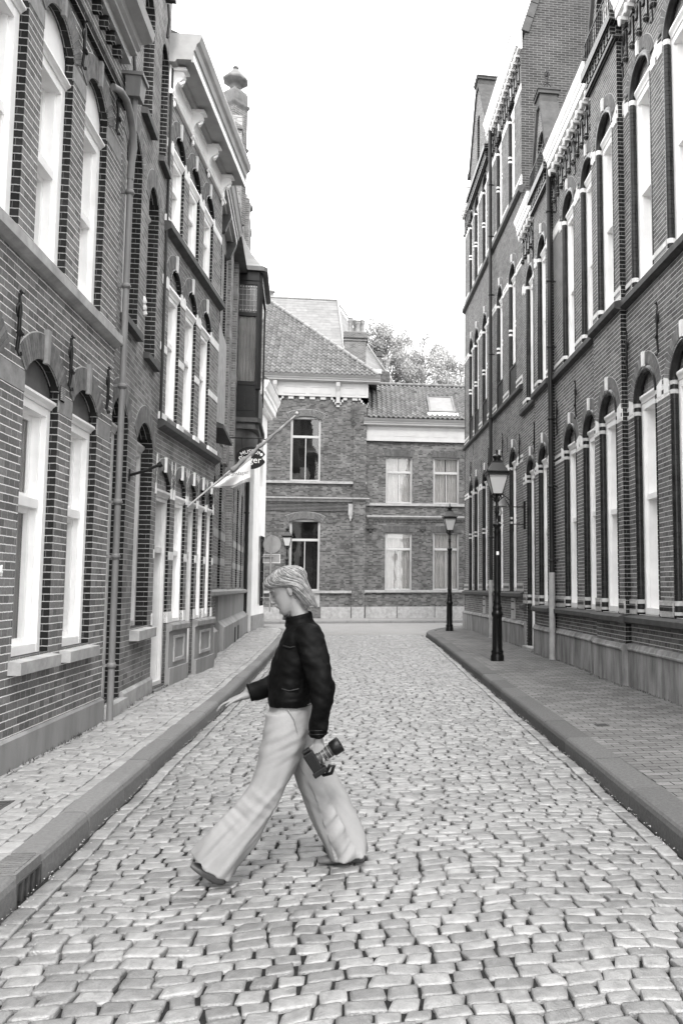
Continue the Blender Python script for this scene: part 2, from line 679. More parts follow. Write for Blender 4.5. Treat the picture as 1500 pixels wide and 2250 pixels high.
def anchor_iron(parent, fac, s, z0, z1, n=0.02, style=0):
    """ornamental wall-tie: bar with ring, knob and curled foot"""
    m = MB(fac)
    h = z1 - z0
    m.tube([(s, n + .02, z0 + .04), (s, n + .03, z0 + h * .3), (s, n + .03, z1 - h * .2), (s, n + .02, z1)], [.014, .016, .016, .01], 6)
    zc = z0 + h * 0.72
    rr = h * 0.11
    for sg in (-1, 1):
        m.tube([(s + sg * rr * .75 * sin(k * pi / 8), n + .025, zc - rr + 2 * rr * (1 - cos(k * pi / 8)) / 2) for k in range(9)],
               .011, 5)
    m.tube([(s - .02, n + .04, z0 + h * .36), (s + .02, n + .04, z0 + h * .36)], .026, 6)
    m.tube([(s, n + .02, z0 + .05), (s + .01, n + .035, z0), (s + .025, n + .045, z0 + .01), (s + .03, n + .04, z0 + .035)], .010, 5)
    m.tube([(s, n + .02, z1 - .02), (s, n + .04, z1 + .01), (s, n + .055, z1)], .010, 5)
    m.lathe(s, n + .03, [(.004, z1), (.016, z1 + .015), (.004, z1 + .035)], 6)
    return m.build('wall_anchor', ['iron'], parent)


def downpipe(parent, fac, s, n, z0, z1, r=0.045, mat='zinc', clips=(), lower=None, name='downpipe'):
    m = MB(fac)
    zz = [z0]
    z = z0
    m.tube([(s, n, z0), (s, n, z1)], r, 14)
    for c in clips:
        m.tube([(s, n, c - .03), (s, n, c - .028), (s, n, c + .028), (s, n, c + .03)], [r, r + .009, r + .009, r], 14)
        m.tube([(s, n, c - .01), (s, n, c + .01)], r + .016, 14)
        m.box(s - .012, s + .012, -0.02, n, c - .015, c + .015)
    o = m.build(name, [mat], parent)
    if lower:
        q = MB(fac)
        q.tube([(s, n, z0 - .002), (s, n, lower)], r + .012, 14)
        q.tube([(s, n, lower), (s, n, lower + .03)], r + .018, 14)
        q.build('pipe_shoe', ['stone_light'], o)
    return o


def text_mesh(s, size, name, mat, parent, M, ext=0.004, spacing=1.0, font_shear=0.0, bend=None):
    cu = bpy.data.curves.new(name, 'FONT')
    cu.body = s
    cu.size = size
    cu.extrude = ext
    cu.align_x = 'CENTER'
    cu.align_y = 'CENTER'
    cu.space_character = spacing
    cu.shear = font_shear
    to = bpy.data.objects.new(name + '_tmp', cu)
    COL.objects.link(to)
    dg = bpy.context.evaluated_depsgraph_get()
    me = bpy.data.meshes.new_from_object(to.evaluated_get(dg))
    bpy.data.objects.remove(to)
    w = parent.get('_w') or (0, 0, 0) if parent else (0, 0, 0)
    for v in me.vertices:
        c = v.co.copy()
        if bend:
            a = c.x / bend
            c = Vector(((bend + c.y) * sin(a), (bend + c.y) * cos(a) - bend, c.z))
        p = M @ c
        v.co = (p.x - w[0], p.y - w[1], p.z - w[2])
    me.materials.clear()
    me.materials.append(MATS[mat])
    o = bpy.data.objects.new(name, me)
    COL.objects.link(o)
    if parent:
        o.parent = parent
        o['_w'] = w
    return o

# ------------------------------------------------------------------ ground
random.seed(7)
rng = np.random.default_rng(11)
KR = [(1.80, 1.0), (1.92, 4.9), (1.97, 7.0), (2.03, 12), (2.11, 18), (2.19, 24.3), (2.17, 26.6), (2.2, 27.3), (2.34, 28.2),
      (2.75, 29.6), (3.45, 31.1), (4.3, 32.1), (5.6, 32.6), (14, 32.8)]
KL = [(-1.60, 1.0), (-1.67, 4.4), (-1.71, 7.5), (-1.73, 12), (-1.86, 18), (-2.06, 24), (-2.3, 28.6), (-2.6, 30.4),
      (-3.2, 31.8), (-4.2, 32.6), (-14, 32.8)]


def lin(P, y):
    if y <= P[0][1]:
        return P[0][0]
    for (xa, ya), (xb, yb) in zip(P, P[1:]):
        if ya <= y <= yb:
            return xa + (xb - xa) * (y - ya) / (yb - ya)
    return P[-1][0]


m = MB()
m.quad((-150, -60, -.06), (150, -60, -.06), (150, 400, -.06), (-150, 400, -.06))
struct(m.build('ground', ['soil']))


def setts(name, xl, xr, y0, y1, mat, rowd=0.091, wmin=0.11, wmax=0.175, gap=0.006, hgt=0.016, slope=None, z0=0.0,
          amp=0.05, jit=0.006, gut=0):
    """individually shaped stones; every stone is its own island of one mesh"""
    st = []
    y = y0
    r = 0
    while y < y1:
        d = rowd * (0.86 + 0.28 * random.random())
        a, b = xl(y), xr(y)
        if gut:
            a += gut
            b -= gut
        x = a - (random.random() * 0.5 * wmin)
        while x < b - 0.03:
            w = wmin + (wmax - wmin) * random.random()
            x1 = min(x + w, b)
            if b - x1 < 0.05:
                x1 = b
            xx = max(x, a)
            if x1 - xx > 0.03:
                st.append(((xx + x1) / 2, y + d / 2, (x1 - xx) / 2, d / 2, 0))
            x = x1
        y += d
        r += 1
    if gut:
        nrow = max(1, int(round(gut / 0.105)))
        for side in (0, 1):
            for k in range(nrow):
                y = y0 + random.random() * .1
                while y < y1:
                    l = 0.15 + 0.08 * random.random()
                    f = xl if side == 0 else xr
                    sg = 1 if side == 0 else -1
                    ww = gut / nrow
                    st.append((f(y + l / 2) + sg * (k + 0.5) * ww, y + l / 2, ww / 2, l / 2, 1))
                    y += l
    S = np.array(st)
    N = len(S)
    cx, cy, hx, hy = S[:, 0], S[:, 1], S[:, 2], S[:, 3]
    bow = np.where(S[:, 4] > 0, 0, 1)
    hx = hx - gap * (0.45 + 0.65 * rng.random(N)) - 0.004 * (rng.random(N) > .75)
    hy = hy - gap * (0.18 + 0.3 * rng.random(N))
    seg = 12
    ang = np.arange(seg) * 2 * pi / seg + pi / seg
    ex = 0.24
    ux = np.sign(np.cos(ang)) * np.abs(np.cos(ang)) ** ex
    uy = np.sign(np.sin(ang)) * np.abs(np.sin(ang)) ** ex
    jr = 1 + 0.045 * rng.standard_normal((N, seg))
    jr = np.clip(jr, 0.84, 1.1)
    skew = 0.13 * rng.standard_normal(N)
    rot = 0.028 * rng.standard_normal(N)
    rings = []
    hz = hgt * 0.16 * rng.standard_normal(N)
    tx, ty = 0.028 * rng.standard_normal(N), 0.04 * rng.standard_normal(N)
    for (k, z) in ((1.01, -hgt * 3), (1.0, -hgt * 0.42), (0.955, -hgt * 0.07), (0.7, hgt * 0.03)):
        px = hx[:, None] * ux * jr * k
        py = hy[:, None] * uy * jr * (k if k > .95 else k - .04)
        px = px + py * skew[:, None] * bow[:, None]
        qx = px * np.cos(rot)[:, None] - py * np.sin(rot)[:, None]
        qy = px * np.sin(rot)[:, None] + py * np.cos(rot)[:, None]
        pz = z + hz[:, None] + tx[:, None] * qx + ty[:, None] * qy + 0.0007 * rng.standard_normal((N, seg))
        rings.append(np.stack([qx + cx[:, None], qy + cy[:, None], pz], -1))
    cen = np.stack([cx, cy, hgt * 0.08 + hz], -1)[:, None, :]
    V = np.concatenate(rings + [cen], 1)
    # row waves and slope
    X, Y = V[..., 0], V[..., 1]
    Y += (amp * np.sin(X * 1.5 + 0.6 * np.sin(Y * .7)) + 0.012 * np.sin(X * 6 + Y * 2.3) + 0.006 * np.sin(X * 11 - Y * 5)) * (bow[:, None])
    V[..., 2] += z0 + 0.006 * np.sin(X * 2.1 + Y * 1.3) + 0.005 * np.sin(Y * 3.1 - X)
    if slope:
        V[..., 2] += slope(X, Y)
    per = seg * 4 + 1
    F = []
    base = []
    for q in range(3):
        for k in range(seg):
            k2 = (k + 1) % seg
            base.append((q * seg + k, q * seg + k2, (q + 1) * seg + k2, (q + 1) * seg + k))
    base = np.array(base)
    tri = np.array([(3 * seg + k, 3 * seg + (k + 1) % seg, 4 * seg) for k in range(seg)])
    off = (np.arange(N) * per)
    fq = (base[None] + off[:, None, None]).reshape(-1, 4)
    ft = (tri[None] + off[:, None, None]).reshape(-1, 3)
    me = bpy.data.meshes.new(name)
    V = V.reshape(-1, 3)
    me.vertices.add(len(V))
    me.vertices.foreach_set('co', V.ravel())
    me.loops.add(fq.size + ft.size)
    me.loops.foreach_set('vertex_index', np.concatenate([fq.ravel(), ft.ravel()]))
    me.polygons.add(len(fq) + len(ft))
    me.polygons.foreach_set('loop_start', np.concatenate([np.arange(len(fq)) * 4, fq.size + np.arange(len(ft)) * 3]))
    me.polygons.foreach_set('use_smooth', np.ones(len(fq) + len(ft), bool))
    me.update(calc_edges=True)
    me.materials.append(MATS[mat])
    o = bpy.data.objects.new(name, me)
    COL.objects.link(o)
    return struct(o)


camber = lambda X, Y: 0.03 * np.clip(1 - ((X - 0.15) / 1.95) ** 2, 0, 1) - 0.012
setts('road', lambda y: lin(KL, y) + .02, lambda y: lin(KR, y) - .02, 1.2, 27.6, 'sett', slope=camber, z0=-0.01, gut=0.11)
m = MB()
yy = [1.0 + k * 0.5 for k in range(56)]
prev = None
for y in yy:
    a, b = lin(KL, y) - .05, lin(KR, y) + .05
    row = []
    for k in range(9):
        x = a + (b - a) * k / 8
        row.append(m.vert(x, y, -0.043 + 0.03 * max(0, 1 - ((x - .15) / 1.95) ** 2)))
    if prev:
        for k in range(8):
            m.face((prev[k], prev[k + 1], row[k + 1], row[k]))
    prev = row
struct(m.build('road_bed', ['joint']))

m = MB()
m.quad((-60, 27.55, -.006), (60, 27.55, -.006), (60, 36.9, -.006), (-60, 36.9, -.006))
struct(m.build('cross_street', ['pavers_far']))


BACK = [(-1.78, 1.0), (-1.82, 4.2), (-1.85, 5.0), (-1.87, 6.0), (-1.885, 7.0), (-1.89, 9.6), (-1.91, 12.8), (-2.03, 18), (-2.24, 24), (-2.48, 28.6),
        (-2.80, 30.4)]


def kerb(name, P, sg, h=0.12, w=0.25, back=None):
    m = MB()
    # resample into about metre-long stones
    pts = []
    for (xa, ya), (xb, yb) in zip(P, P[1:]):
        d = sqrt((xb - xa) ** 2 + (yb - ya) ** 2)
        k = max(1, int(round(d / 0.95)))
        for i in range(k):
            pts.append((xa + (xb - xa) * i / k, ya + (yb - ya) * i / k))
    pts.append(P[-1])
    prof = [(0, -.08), (h * .06, h * .6), (h * .14, h * .84), (h * .26, h * .96), (h * .4, h), (w, h + .003), (w, -.08)]

    def pf(i):
        if back and pts[i][1] < 30:
            ww_ = max(.05, pts[i][0] - lin(back, pts[i][1]))
            return prof[:5] + [(ww_, h + .003), (ww_, -.08)]
        return prof

    def nrm(i):
        a = pts[max(i - 1, 0)]
        b = pts[min(i + 1, len(pts) - 1)]
        dx, dy = b[0] - a[0], b[1] - a[1]
        L = sqrt(dx * dx + dy * dy)
        return (dy / L * sg, -dx / L * sg, dx / L, dy / L)
    for i in range(len(pts) - 1):
        n0, n1 = nrm(i), nrm(i + 1)
        g = 0.006
        jz = random.uniform(-.003, .003)
        if DRAIN and name == 'kerb_left' and pts[i][1] < 4.2 < pts[i + 1][1]:
            pass
        a = [m.vert(pts[i][0] + n0[0] * d + n0[2] * g, pts[i][1] + n0[1] * d + n0[3] * g, z + jz) for d, z in pf(i)]
        b = [m.vert(pts[i + 1][0] + n1[0] * d - n1[2] * g, pts[i + 1][1] + n1[1] * d - n1[3] * g, z + jz) for d, z in pf(i + 1)]
        K = len(prof)
        for k in range(K):
            j = (k + 1) % K
            m.face((a[k], a[j], b[j], b[k]), 0, False)
        m.face(a[::-1])
        m.face(b)
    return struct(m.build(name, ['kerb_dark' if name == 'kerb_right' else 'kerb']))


DRAIN = True
kerb('kerb_right', KR, 1)
KLa = [(x, y) for x, y in KL if y < 4.3]
kerb('kerb_left', [(-1.60, 1.0), (-1.655, 3.9), (-1.672, 4.62)], -1, .12, .28, BACK)
kerb('kerb_left', [(-1.685, 4.98)] + [p for p in KL if p[1] > 5], -1, .12, .28, BACK)
kerb('kerb_far', [(-30, 36.9), (30, 36.9)], -1, 0.11, 0.18)

# left footway of small setts, rising to the houses
setts('sidewalk_left', lambda y: {True: -2.76, False: -2.86 - max(0, y - 15.7) * .05}[y < 12.3],
      lambda y: lin(BACK, y) - .012, 1.4, 30.3, 'sett_walk', rowd=0.098, wmin=.1, wmax=.2, gap=0.006, hgt=0.009, z0=0.113, amp=0.02,
      slope=lambda X, Y: np.clip(-(X + 1.87), 0, 2) * 0.02, gut=0.11)
m = MB()
prev = None
for k in range(62):
    y = 1.0 + k * 0.5
    a, b = -3.9 if y > 16 else -2.95, lin(BACK, y) + .02 if y < 30.4 else -2.95
    row = (m.vert(a, y, .112), m.vert(b, y, .092))
    if prev:
        m.face((prev[0], prev[1], row[1], row[0]))
    prev = row
struct(m.build('sidewalk_left_bed', ['joint']))

# right footway of concrete pavers
m = MB()
prev = None
ys = [1.0 + k * .5 for k in range(52)] + [27.3, 28.2, 29.6, 31.1, 32.0]
for y in ys:
    b = lin(KR, y) + (.245 if y < 28 else .3)
    row = (m.vert(b, y, .124), m.vert(3.2, y, .124) if b < 3.1 else m.vert(b + .01, y, .124), m.vert(5.0, y, .128))
    if prev:
        m.face((prev[0], row[0], row[1], prev[1]))
        m.face((prev[1], row[1], row[2], prev[2]))
    prev = row
struct(m.build('sidewalk_right', ['pavers']))
m = MB()
m.quad((4.7, 31.9, .12), (16, 31.9, .12), (16, 32.7, .12), (4.7, 32.7, .12))
struct(m.build('sidewalk_corner', ['pavers']))
m = MB()
m.quad((-30, 37.05, .112), (30, 37.05, .112), (30, 40.2, .112), (-30, 40.2, .112))
struct(m.build('sidewalk_far', ['pavers_far']))
m = MB()
m.quad((-30, 30.9, .10), (-3.0, 30.9, .10), (-3.6, 32.5, .10), (-30, 32.5, .10))
struct(m.build('sidewalk_left_corner', ['pavers_far']))

# kerb drain
d = thing('storm_drain', (-1.8, 4.8, 0), 'dark cast iron kerb drain with ribbed lid and slotted mouth in the left kerb', 'drain')
m = MB()
m.box(-1.86, -1.69, 4.63, 4.97, 0.07, 0.119)
for k in range(10):
    y = 4.65 + k * .031
    m.box(-1.85, -1.71, y, y + .016, .119, .125)
m.build('lid', ['kerb'], d)
m = MB()
m.box(-1.86, -1.685, 4.628, 4.655, -.06, .07)
m.box(-1.86, -1.685, 4.945, 4.972, -.06, .07)
m.box(-1.71, -1.685, 4.655, 4.945, .06, .07)
for k in range(3):
    y = 4.725 + k * .072
    m.box(-1.71, -1.685, y - .012, y + .012, -.06, .06)
m.build('slotted_front', ['stone_dark'], d)
m = MB()
m.box(-1.85, -1.725, 4.655, 4.945, -.07, .07)  # solid dark block in place of the shaded hollow behind the bars
m.build('drain_shade_block', ['interior'], d)
d = thing('inspection_cover', (-2.35, 5.8, .12), 'dark rectangular inspection cover with pale frame set in the left footway setts', 'cover')
m = MB()
m.box(-2.60, -2.22, 5.72, 6.18, .08, .130)
m.build('frame', ['stone'], d)
m = MB()
m.box(-2.58, -2.27, 5.76, 6.14, .10, .134)
for k in range(7):
    m.box(-2.56, -2.29, 5.78 + k * .050, 5.80 + k * .050, .134, .138)
m.build('plate', ['stone_dark'], d)
d = MB()
d.box(2.47, 2.60, 8.55, 8.70, .10, .129)
for k in range(6):
    d.box(2.475, 2.595, 8.56 + k * .022, 8.57 + k * .022, .129, .132)
o = d.build('footway_grate', ['stone_dark'])
tag(o, 'small ribbed metal grate lying in the right footway pavers', 'grate')

# weeds and grit where paving meets walls and kerbs
rg = random.Random(21)
m = MB()
for k in range(420):
    if k % 3:
        x, y, z = 3.905 + rg.uniform(-.03, .02), rg.uniform(5, 27) ** 1.0, .126
        if 11.8 < y < 13.5 or 16.5 < y < 18.2:
            x -= .09
    else:
        x, y, z = -2.66, rg.uniform(5, 15), .128
        if y > 9.5:
            x = -2.68 - (y - 9.5) * .02
    for b in range(rg.randint(2, 5)):
        a, h = rg.random() * 2 * pi, rg.uniform(.012, .04)
        u = Vector((cos(a), sin(a), 0)) * .004
        o_ = Vector((x + rg.gauss(0, .012), y + rg.gauss(0, .02), z))
        t_ = o_ + Vector((rg.gauss(0, .012), rg.gauss(0, .012), h))
        m.face([m.vert(*(o_ - u)), m.vert(*(o_ + u)), m.vert(*t_)])
struct(m.build('weeds', ['stone_dark']), 'stuff')
m = MB()
for k in range(1500):
    y = rg.uniform(3, 22)
    sd_ = k % 5
    if sd_ < 2:
        x = lin(KL, y) + abs(rg.gauss(0, .03)) + .01
    elif sd_ < 4:
        x = lin(KR, y) - abs(rg.gauss(0, .03)) - .01
    else:
        x = rg.uniform(-1.6, 1.9)
    r = rg.uniform(.002, .0055)
    z = (-.005 if sd_ < 4 else .012)
    p_ = [Vector((x, y, z)) + Vector(v_) * r for v_ in ((1, 0, 0), (0, 1, .2), (-1, .1, 0), (0, -1, .1), (.1, 0, 1.2))]
    i_ = [m.vert(*q) for q in p_]
    for q in range(4):
        m.face((i_[q], i_[(q + 1) % 4], i_[4]))
struct(m.build('grit', ['stone_light']), 'stuff')

# ================================================================== RIGHT SIDE
def roll(parent, fac, s0, s1, z0, zs, rise, whites, n=0.0, name='glazed_moulding', r=0.055):
    """round glazed-brick moulding running up one jamb, round the arch and down the other"""
    m = MB(fac)
    zl = [z0]
    edges = sorted({round(q, 3) for w in whites for q in w} | {zs, z0 + .06})
    for e in edges:
        if z0 < e < zs:
            zl += [e]
    zl.append(zs)
    zf = []
    for a, b in zip(zl, zl[1:]):
        k = max(1, int((b - a) / 0.066 + .5))
        for i in range(k):
            zf.append(a + (b - a) * i / k)
    zf.append(zs)

    def seg(pts, mi, rr):
        m.tube(pts, rr, 10, mi, True)
    for s in (s0, s1):
        for a, b in zip(zf, zf[1:]):
            mid = (a + b) / 2
            w = any(x <= mid <= y for x, y in whites)
            seg([(s, n - .045, a + .0025), (s, n - .045, b - .0025)], 1 if w else 0, r * (1.02 if w else 1.0))
        m.box(s - .02, s + .02, n - .07, n - .02, z0, zs, 2)
        m.lathe(s, n - .045, [(r * .3, z0 - .05), (r * 1.15, z0 - .02), (r * 1.1, z0 + .005)], 10, 0)
    A = arch_pts(s0, s1, zs, rise, 0.0, 44)
    for k in range(0, 44, 4):
        seg([(s, n - .045, z) for s, z in A[k:k + 5]], 0, r * 1.2)
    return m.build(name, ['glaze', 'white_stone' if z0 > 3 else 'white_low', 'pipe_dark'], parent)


def stripes(parent, fac, s0, s1, rows, n, gaps, name='banded_brick'):
    """rows: (z0,z1,'w'/'d')"""
    m = MB(fac)
    cuts = [s0]
    for a, b in sorted(gaps):
        if b > s0 and a < s1:
            cuts += [a, b]
    cuts.append(s1)
    for a, b in zip(cuts[::2], cuts[1::2]):
        if b - a < .01:
            continue
        m = MB(fac)
        rr = sorted(rows)
        pr = [(-.01, rr[0][0])]
        for z0, z1, c in rr:
            k = n + (0.004 if c == 'w' else 0.002)
            pr += [(k, z0), (k, z1)]
        pr.append((-.01, rr[-1][1]))
        m.ext(pr, a, b)
        for q, (z0, z1, c) in enumerate(rr):
            m.mi[1 + 2 * q] = 0 if c == 'w' else 1
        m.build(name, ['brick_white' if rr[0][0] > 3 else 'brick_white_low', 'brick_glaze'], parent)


def arched_bay_window(parent, fac, s0, s1, z0, zc, w_low, w_up, n=0.0, door=False, stripe=(), lab=None, up=False, rail=.52,
                      thick_white=False, key=True, blind=0.0):
    rise = 0.40 * (s1 - s0) / .87
    f2 = Shift(fac, n)
    o = window(parent, f2, s0, s1, z0, zc, rise, 0.10, head=zc - 0.02, jw=0.09, cd=0.22, rail=rail, head_h=.10,
               name='door' if door else 'window', lab=lab, tymp='brick_tymp', blind=blind)
    roll(o, f2, s0, s1, z0 + .02, zc, rise, stripe)
    arch_ring(o, f2, s0 - .03, s1 + .03, zc, rise + .03, 0.17, 0.008, 20, 'arch_brick', off=0.03, gap=.15,
              key=key, keyw=.04, keytop=.015, ends=.14)
    return o, rise


class Shift:
    def __init__(s, f, n):
        s.f, s.n = f, n

    def __call__(s, a, n, z):
        return s.f(a, n + s.n, z)


def corbel_table(parent, fac, s0, s1, ztop, step=0.3, n=0.0, h=0.62):
    m = MB(fac)
    k = int((s1 - s0) / step)
    for i in range(k):
        s = s0 + (i + .5) * (s1 - s0) / k
        m.box(s - .022, s + .022, n - .005, n + .03, ztop - h, ztop - .12, 0)
        m.box(s - .06, s + .06, n, n + .05, ztop - .16, ztop - .10, 0)
        m.lathe(s, n + .035, [(.012, ztop - h - .10), (.05, ztop - h - .05), (.045, ztop - h), (.02, ztop - h + .03)], 8, 1)
        p = arch_pts(s - .13, s + .13, ztop - .34, .16, 0, 8)
        m.tube([(a, n + .015, z) for a, z in p], .025, 5, 0)
        m.lathe(s, n + .12, [(.01, ztop - .14), (.028, ztop - .11), (.034, ztop - .03), (.03, ztop + .01)], 8, 2)
        m.box(s - .04, s + .04, n, n + .12, ztop - .05, ztop + .01, 2)
    return m.build('corbel_table', ['glaze', 'brick_dark', 'white_stone'], parent)


def cornice(parent, fac, s0, s1, z0, z1, proj, mat='white_paint', n=0.0, name='cornice'):
    h = z1 - z0
    m = MB(fac)
    prof = [(n - .01, z0), (n + proj * .35, z0), (n + proj * .40, z0 + h * .12), (n + proj * .62, z0 + h * .14),
            (n + proj * .64, z0 + h * .42), (n + proj * .72, z0 + h * .45), (n + proj * .74, z0 + h * .62),
            (n + proj * .84, z0 + h * .70), (n + proj * .97, z0 + h * .90), (n + proj, z0 + h * .93), (n + proj, z1), (n - .01, z1)]
    m.ext(prof, s0, s1, 0)
    o = m.build(name, [mat], parent)
    q = MB(fac)
    q.ext([(n - .01, z1 + .001), (n + proj + .012, z1 + .001), (n + proj + .012, z1 + .02), (n - .01, z1 + .03)], s0 - .006, s1 + .006)
    q.build('gutter_edge', ['lead'], o)
    return o


def finial(parent, fac, s, n, z, h, mat='iron'):
    m = MB(fac)
    m.tube([(s, n, z), (s, n, z + h * .5), (s, n, z + h * .93), (s, n, z + h)], [.022, .016, .012, .002], 6)
    zc = z + h * .78
    r = h * .10
    for a in range(3):
        c, d = cos(a * pi / 3), sin(a * pi / 3)
        m.tube([(s + r * sin(t * pi / 5) * c, n + r * sin(t * pi / 5) * d, zc + r * cos(t * pi / 5)) for t in range(11)], .008, 5)
    for a in range(4):
        c, d = cos(a * pi / 2 + .5), sin(a * pi / 2 + .5)
        m.tube([(s, n, z + h * .45), (s + .10 * c, n + .10 * d, z + h * .38), (s + .16 * c, n + .16 * d, z + h * .22)], .009, 5)
        m.tube([(s, n, z + .02), (s + .10 * c, n + .10 * d, z + .02), (s + .15 * c, n + .15 * d, z + h * .10), (s + .09 * c, n + .09 * d, z + h * .14)], .008, 5)
        m.tube([(s, n, z + h * .57), (s + .05 * c, n + .05 * d, z + h * .6), (s + .06 * c, n + .06 * d, z + h * .57)], .007, 5)
    return m.build('finial', [mat], parent)


def gable(parent, fac, s0, s1, zb, zp, n, thick=.35, win=None, fin=0.6, capw=.3):
    """steep dormer gable with stone coping, shoulders, cap block and iron finial"""
    c = (s0 + s1) / 2
    h = zp - zb
    sh = zb + h * .30
    a, b = c - capw / 2, c + capw / 2
    out = [(s0 + .12, sh), (s0, sh - .12), (s0, zb), (s1, zb), (s1, sh - .12), (s1 - .12, sh), (b, zp), (a, zp)]
    m = MB(fac)
    polys = [[Vector((p[0], p[1], 0)) for p in out]]
    if win:
        q = outline(*win)
        polys.append([Vector((p[0], p[1], 0)) for p in q[::-1]])
    flat = [p for q_ in polys for p in q_]
    for nn in (n, n - thick):
        base = [m.vert(p.x, nn, p.y) for p in flat]
        for t in tessellate_polygon(polys):
            m.face([base[k] for k in t], 0)
    for i in range(len(out)):
        j = (i + 1) % len(out)
        m.quad((*out[i][:1], n, out[i][1]), (out[j][0], n, out[j][1]), (out[j][0], n - thick, out[j][1]), (out[i][0], n - thick, out[i][1]), 0)
    if win:
        for i in range(len(q)):
            j = (i + 1) % len(q)
            m.quad((q[i][0], n, q[i][1]), (q[j][0], n, q[j][1]), (q[j][0], n - .12, q[j][1]), (q[i][0], n - .12, q[i][1]), 1)
    g = m.build('gable', ['brick_r', 'brick_glaze'], parent)
    k = MB(fac)
    for (pa, pb) in (((s0 + .10, sh), (a, zp)), ((s1 - .10, sh), (b, zp))):
        sg = -1 if pa[0] < c else 1
        pr = [(pa[0] - .02 * sg, pa[1]), (pa[0] + .09 * sg, pa[1] + .01), (pb[0] + .09 * sg, pb[1] + .02), (pb[0] - .02 * sg, pb[1] + .02)]
        k.extn(pr, n + .06, n - thick - .04)
    for sx in (s0, s1):
        k.box(sx - .09, sx + .14, n + .08, n - thick - .05, sh - .16, sh + .02)
        k.ext([(n + .08, sh + .02), (n - thick / 2, sh + .16), (n - thick - .05, sh + .02)], sx - .09, sx + .14)
    k.build('coping', ['coping_stone'], g)
    k = MB(fac)
    k.box(a - .05, b + .05, n + .05, n - thick - .03, zp, zp + .22, 0)
    k.box(a - .09, b + .09, n + .09, n - thick - .07, zp + .22, zp + .30, 0)
    k.box(a - .11, b + .11, n + .11, n - thick - .09, zp + .30, zp + .34, 0)
    k.build('cap_stone', ['coping_stone'], g)
    if fin:
        finial(g, fac, c, n - thick / 2, zp + .34, fin)
    # corbelled base band
    k = MB(fac)
    k.box(s0 - .10, s1 + .10, 0.0, n + .14, zb - .14, zb + .02)
    k.box(s0 - .06, s1 + .06, 0.0, n + .08, zb - .42, zb - .36)
    nb = int((s1 - s0) / .16)
    for i in range(nb):
        s = s0 + (i + .5) * (s1 - s0) / nb
        k.box(s - .045, s + .045, 0.0, n + .09, zb - .33, zb - .14)
        k.box(s - .03, s + .03, 0.0, n + .06, zb - .36, zb - .30)
    k.build('corbel_band', ['brick_glaze'], g)
    return g


FR = Fac(3.98, 0, 0, 1, -1)
R1 = thing('brick_row_house', (3.98, 12, .12), 'near two-storey brick building on the right with dark glazed mouldings and two roof gables', 'building',
           'ornate brick buildings on the right side')
WL = [(3.7, 4.57), (5.08, 5.95), (6.46, 7.33), (7.85, 8.72), (9.29, 10.17), (10.72, 11.60)]
WR = [(13.60, 14.42), (14.93, 15.82), (18.68, 19.50)]
BAY = [(11.92, 13.40, 12.20, 13.08), (16.62, 18.15, 16.95, 17.78)]
lo_z0, lo_c, up_z0, up_c = 1.18, 4.25, 5.92, 8.92
lo_st = [(1.18, 1.25, 'w'), (1.25, 1.325, 'd'), (1.325, 1.39, 'w')]
lo_im = [(4.06, 4.12, 'w'), (4.12, 4.18, 'd'), (4.18, 4.24, 'w')]
up_im = [(8.83, 8.91, 'w'), (8.91, 8.97, 'd'), (8.97, 9.05, 'w')]
up_st = [(5.92, 6.0, 'w'), (6.0, 6.07, 'd'), (6.07, 6.14, 'w')]
W_ = lambda L: [(a, b) for a, b, c in L if c == 'w']
allw = WL + WR
ops = []
for a, b in allw:
    r = .40 * (b - a) / .87
    ops.append(outline(a, b, .16 if a == 18.68 else lo_z0, lo_c, r))
    ops.append(outline(a, b, up_z0, up_c, r))
for a, b, c, d_ in BAY:      # windows of the projecting bays pass through the main wall plane too
    ops.append(outline(c - .05, d_ + .05, lo_z0, lo_c, .42))
    ops.append(outline(c - .05, d_ + .05, up_z0, up_c, .42))
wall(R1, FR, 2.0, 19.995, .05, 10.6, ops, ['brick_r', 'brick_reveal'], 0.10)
for a, b in allw:
    dr = a == 18.68
    arched_bay_window(R1, FR, a, b, .16 if dr else lo_z0, lo_c, None, None, 0, dr, W_(lo_im) + W_(lo_st), rail=.66 if dr else .55)
    arched_bay_window(R1, FR, a, b, up_z0, up_c, None, None, 0, False, W_(up_im) + W_(up_st), rail=.5, blind=.0)
for a, b, c, d_ in BAY:
    fb = Shift(FR, .09)
    r = .40 * (d_ - c) / .87
    m = MB(FR)
    out = [(a, .1), (b, .1), (b, 10.6), (a, 10.6)]
    polys = [[Vector((p[0], p[1], 0)) for p in out]] + [[Vector((p[0], p[1], 0)) for p in outline(c, d_, z, k, r)[::-1]]
                                                        for z, k in ((lo_z0, lo_c), (up_z0, up_c))]
    flat = [p for q_ in polys for p in q_]
    base = [m.vert(p.x, .09, p.y) for p in flat]
    for t in tessellate_polygon(polys):
        m.face([base[k] for k in t], 0)
    for s in (a, b):
        m.quad((s, .09, .1), (s, 0, .1), (s, 0, 10.6), (s, .09, 10.6), 1)
    for z, k in ((lo_z0, lo_c), (up_z0, up_c)):
        q = outline(c, d_, z, k, r)
        for i in range(len(q)):
            j = (i + 1) % len(q)
            m.quad((q[i][0], .09, q[i][1]), (q[j][0], .09, q[j][1]), (q[j][0], -.02, q[j][1]), (q[i][0], -.02, q[i][1]), 1)
    m.build('projecting_bay', ['brick_r', 'brick_glaze'], R1)
    arched_bay_window(R1, FR, c, d_, lo_z0, lo_c, None, None, .09, False, W_(lo_im) + W_(lo_st))
    arched_bay_window(R1, FR, c, d_, up_z0, up_c, None, None, .09, False, W_(up_im) + W_(up_st))

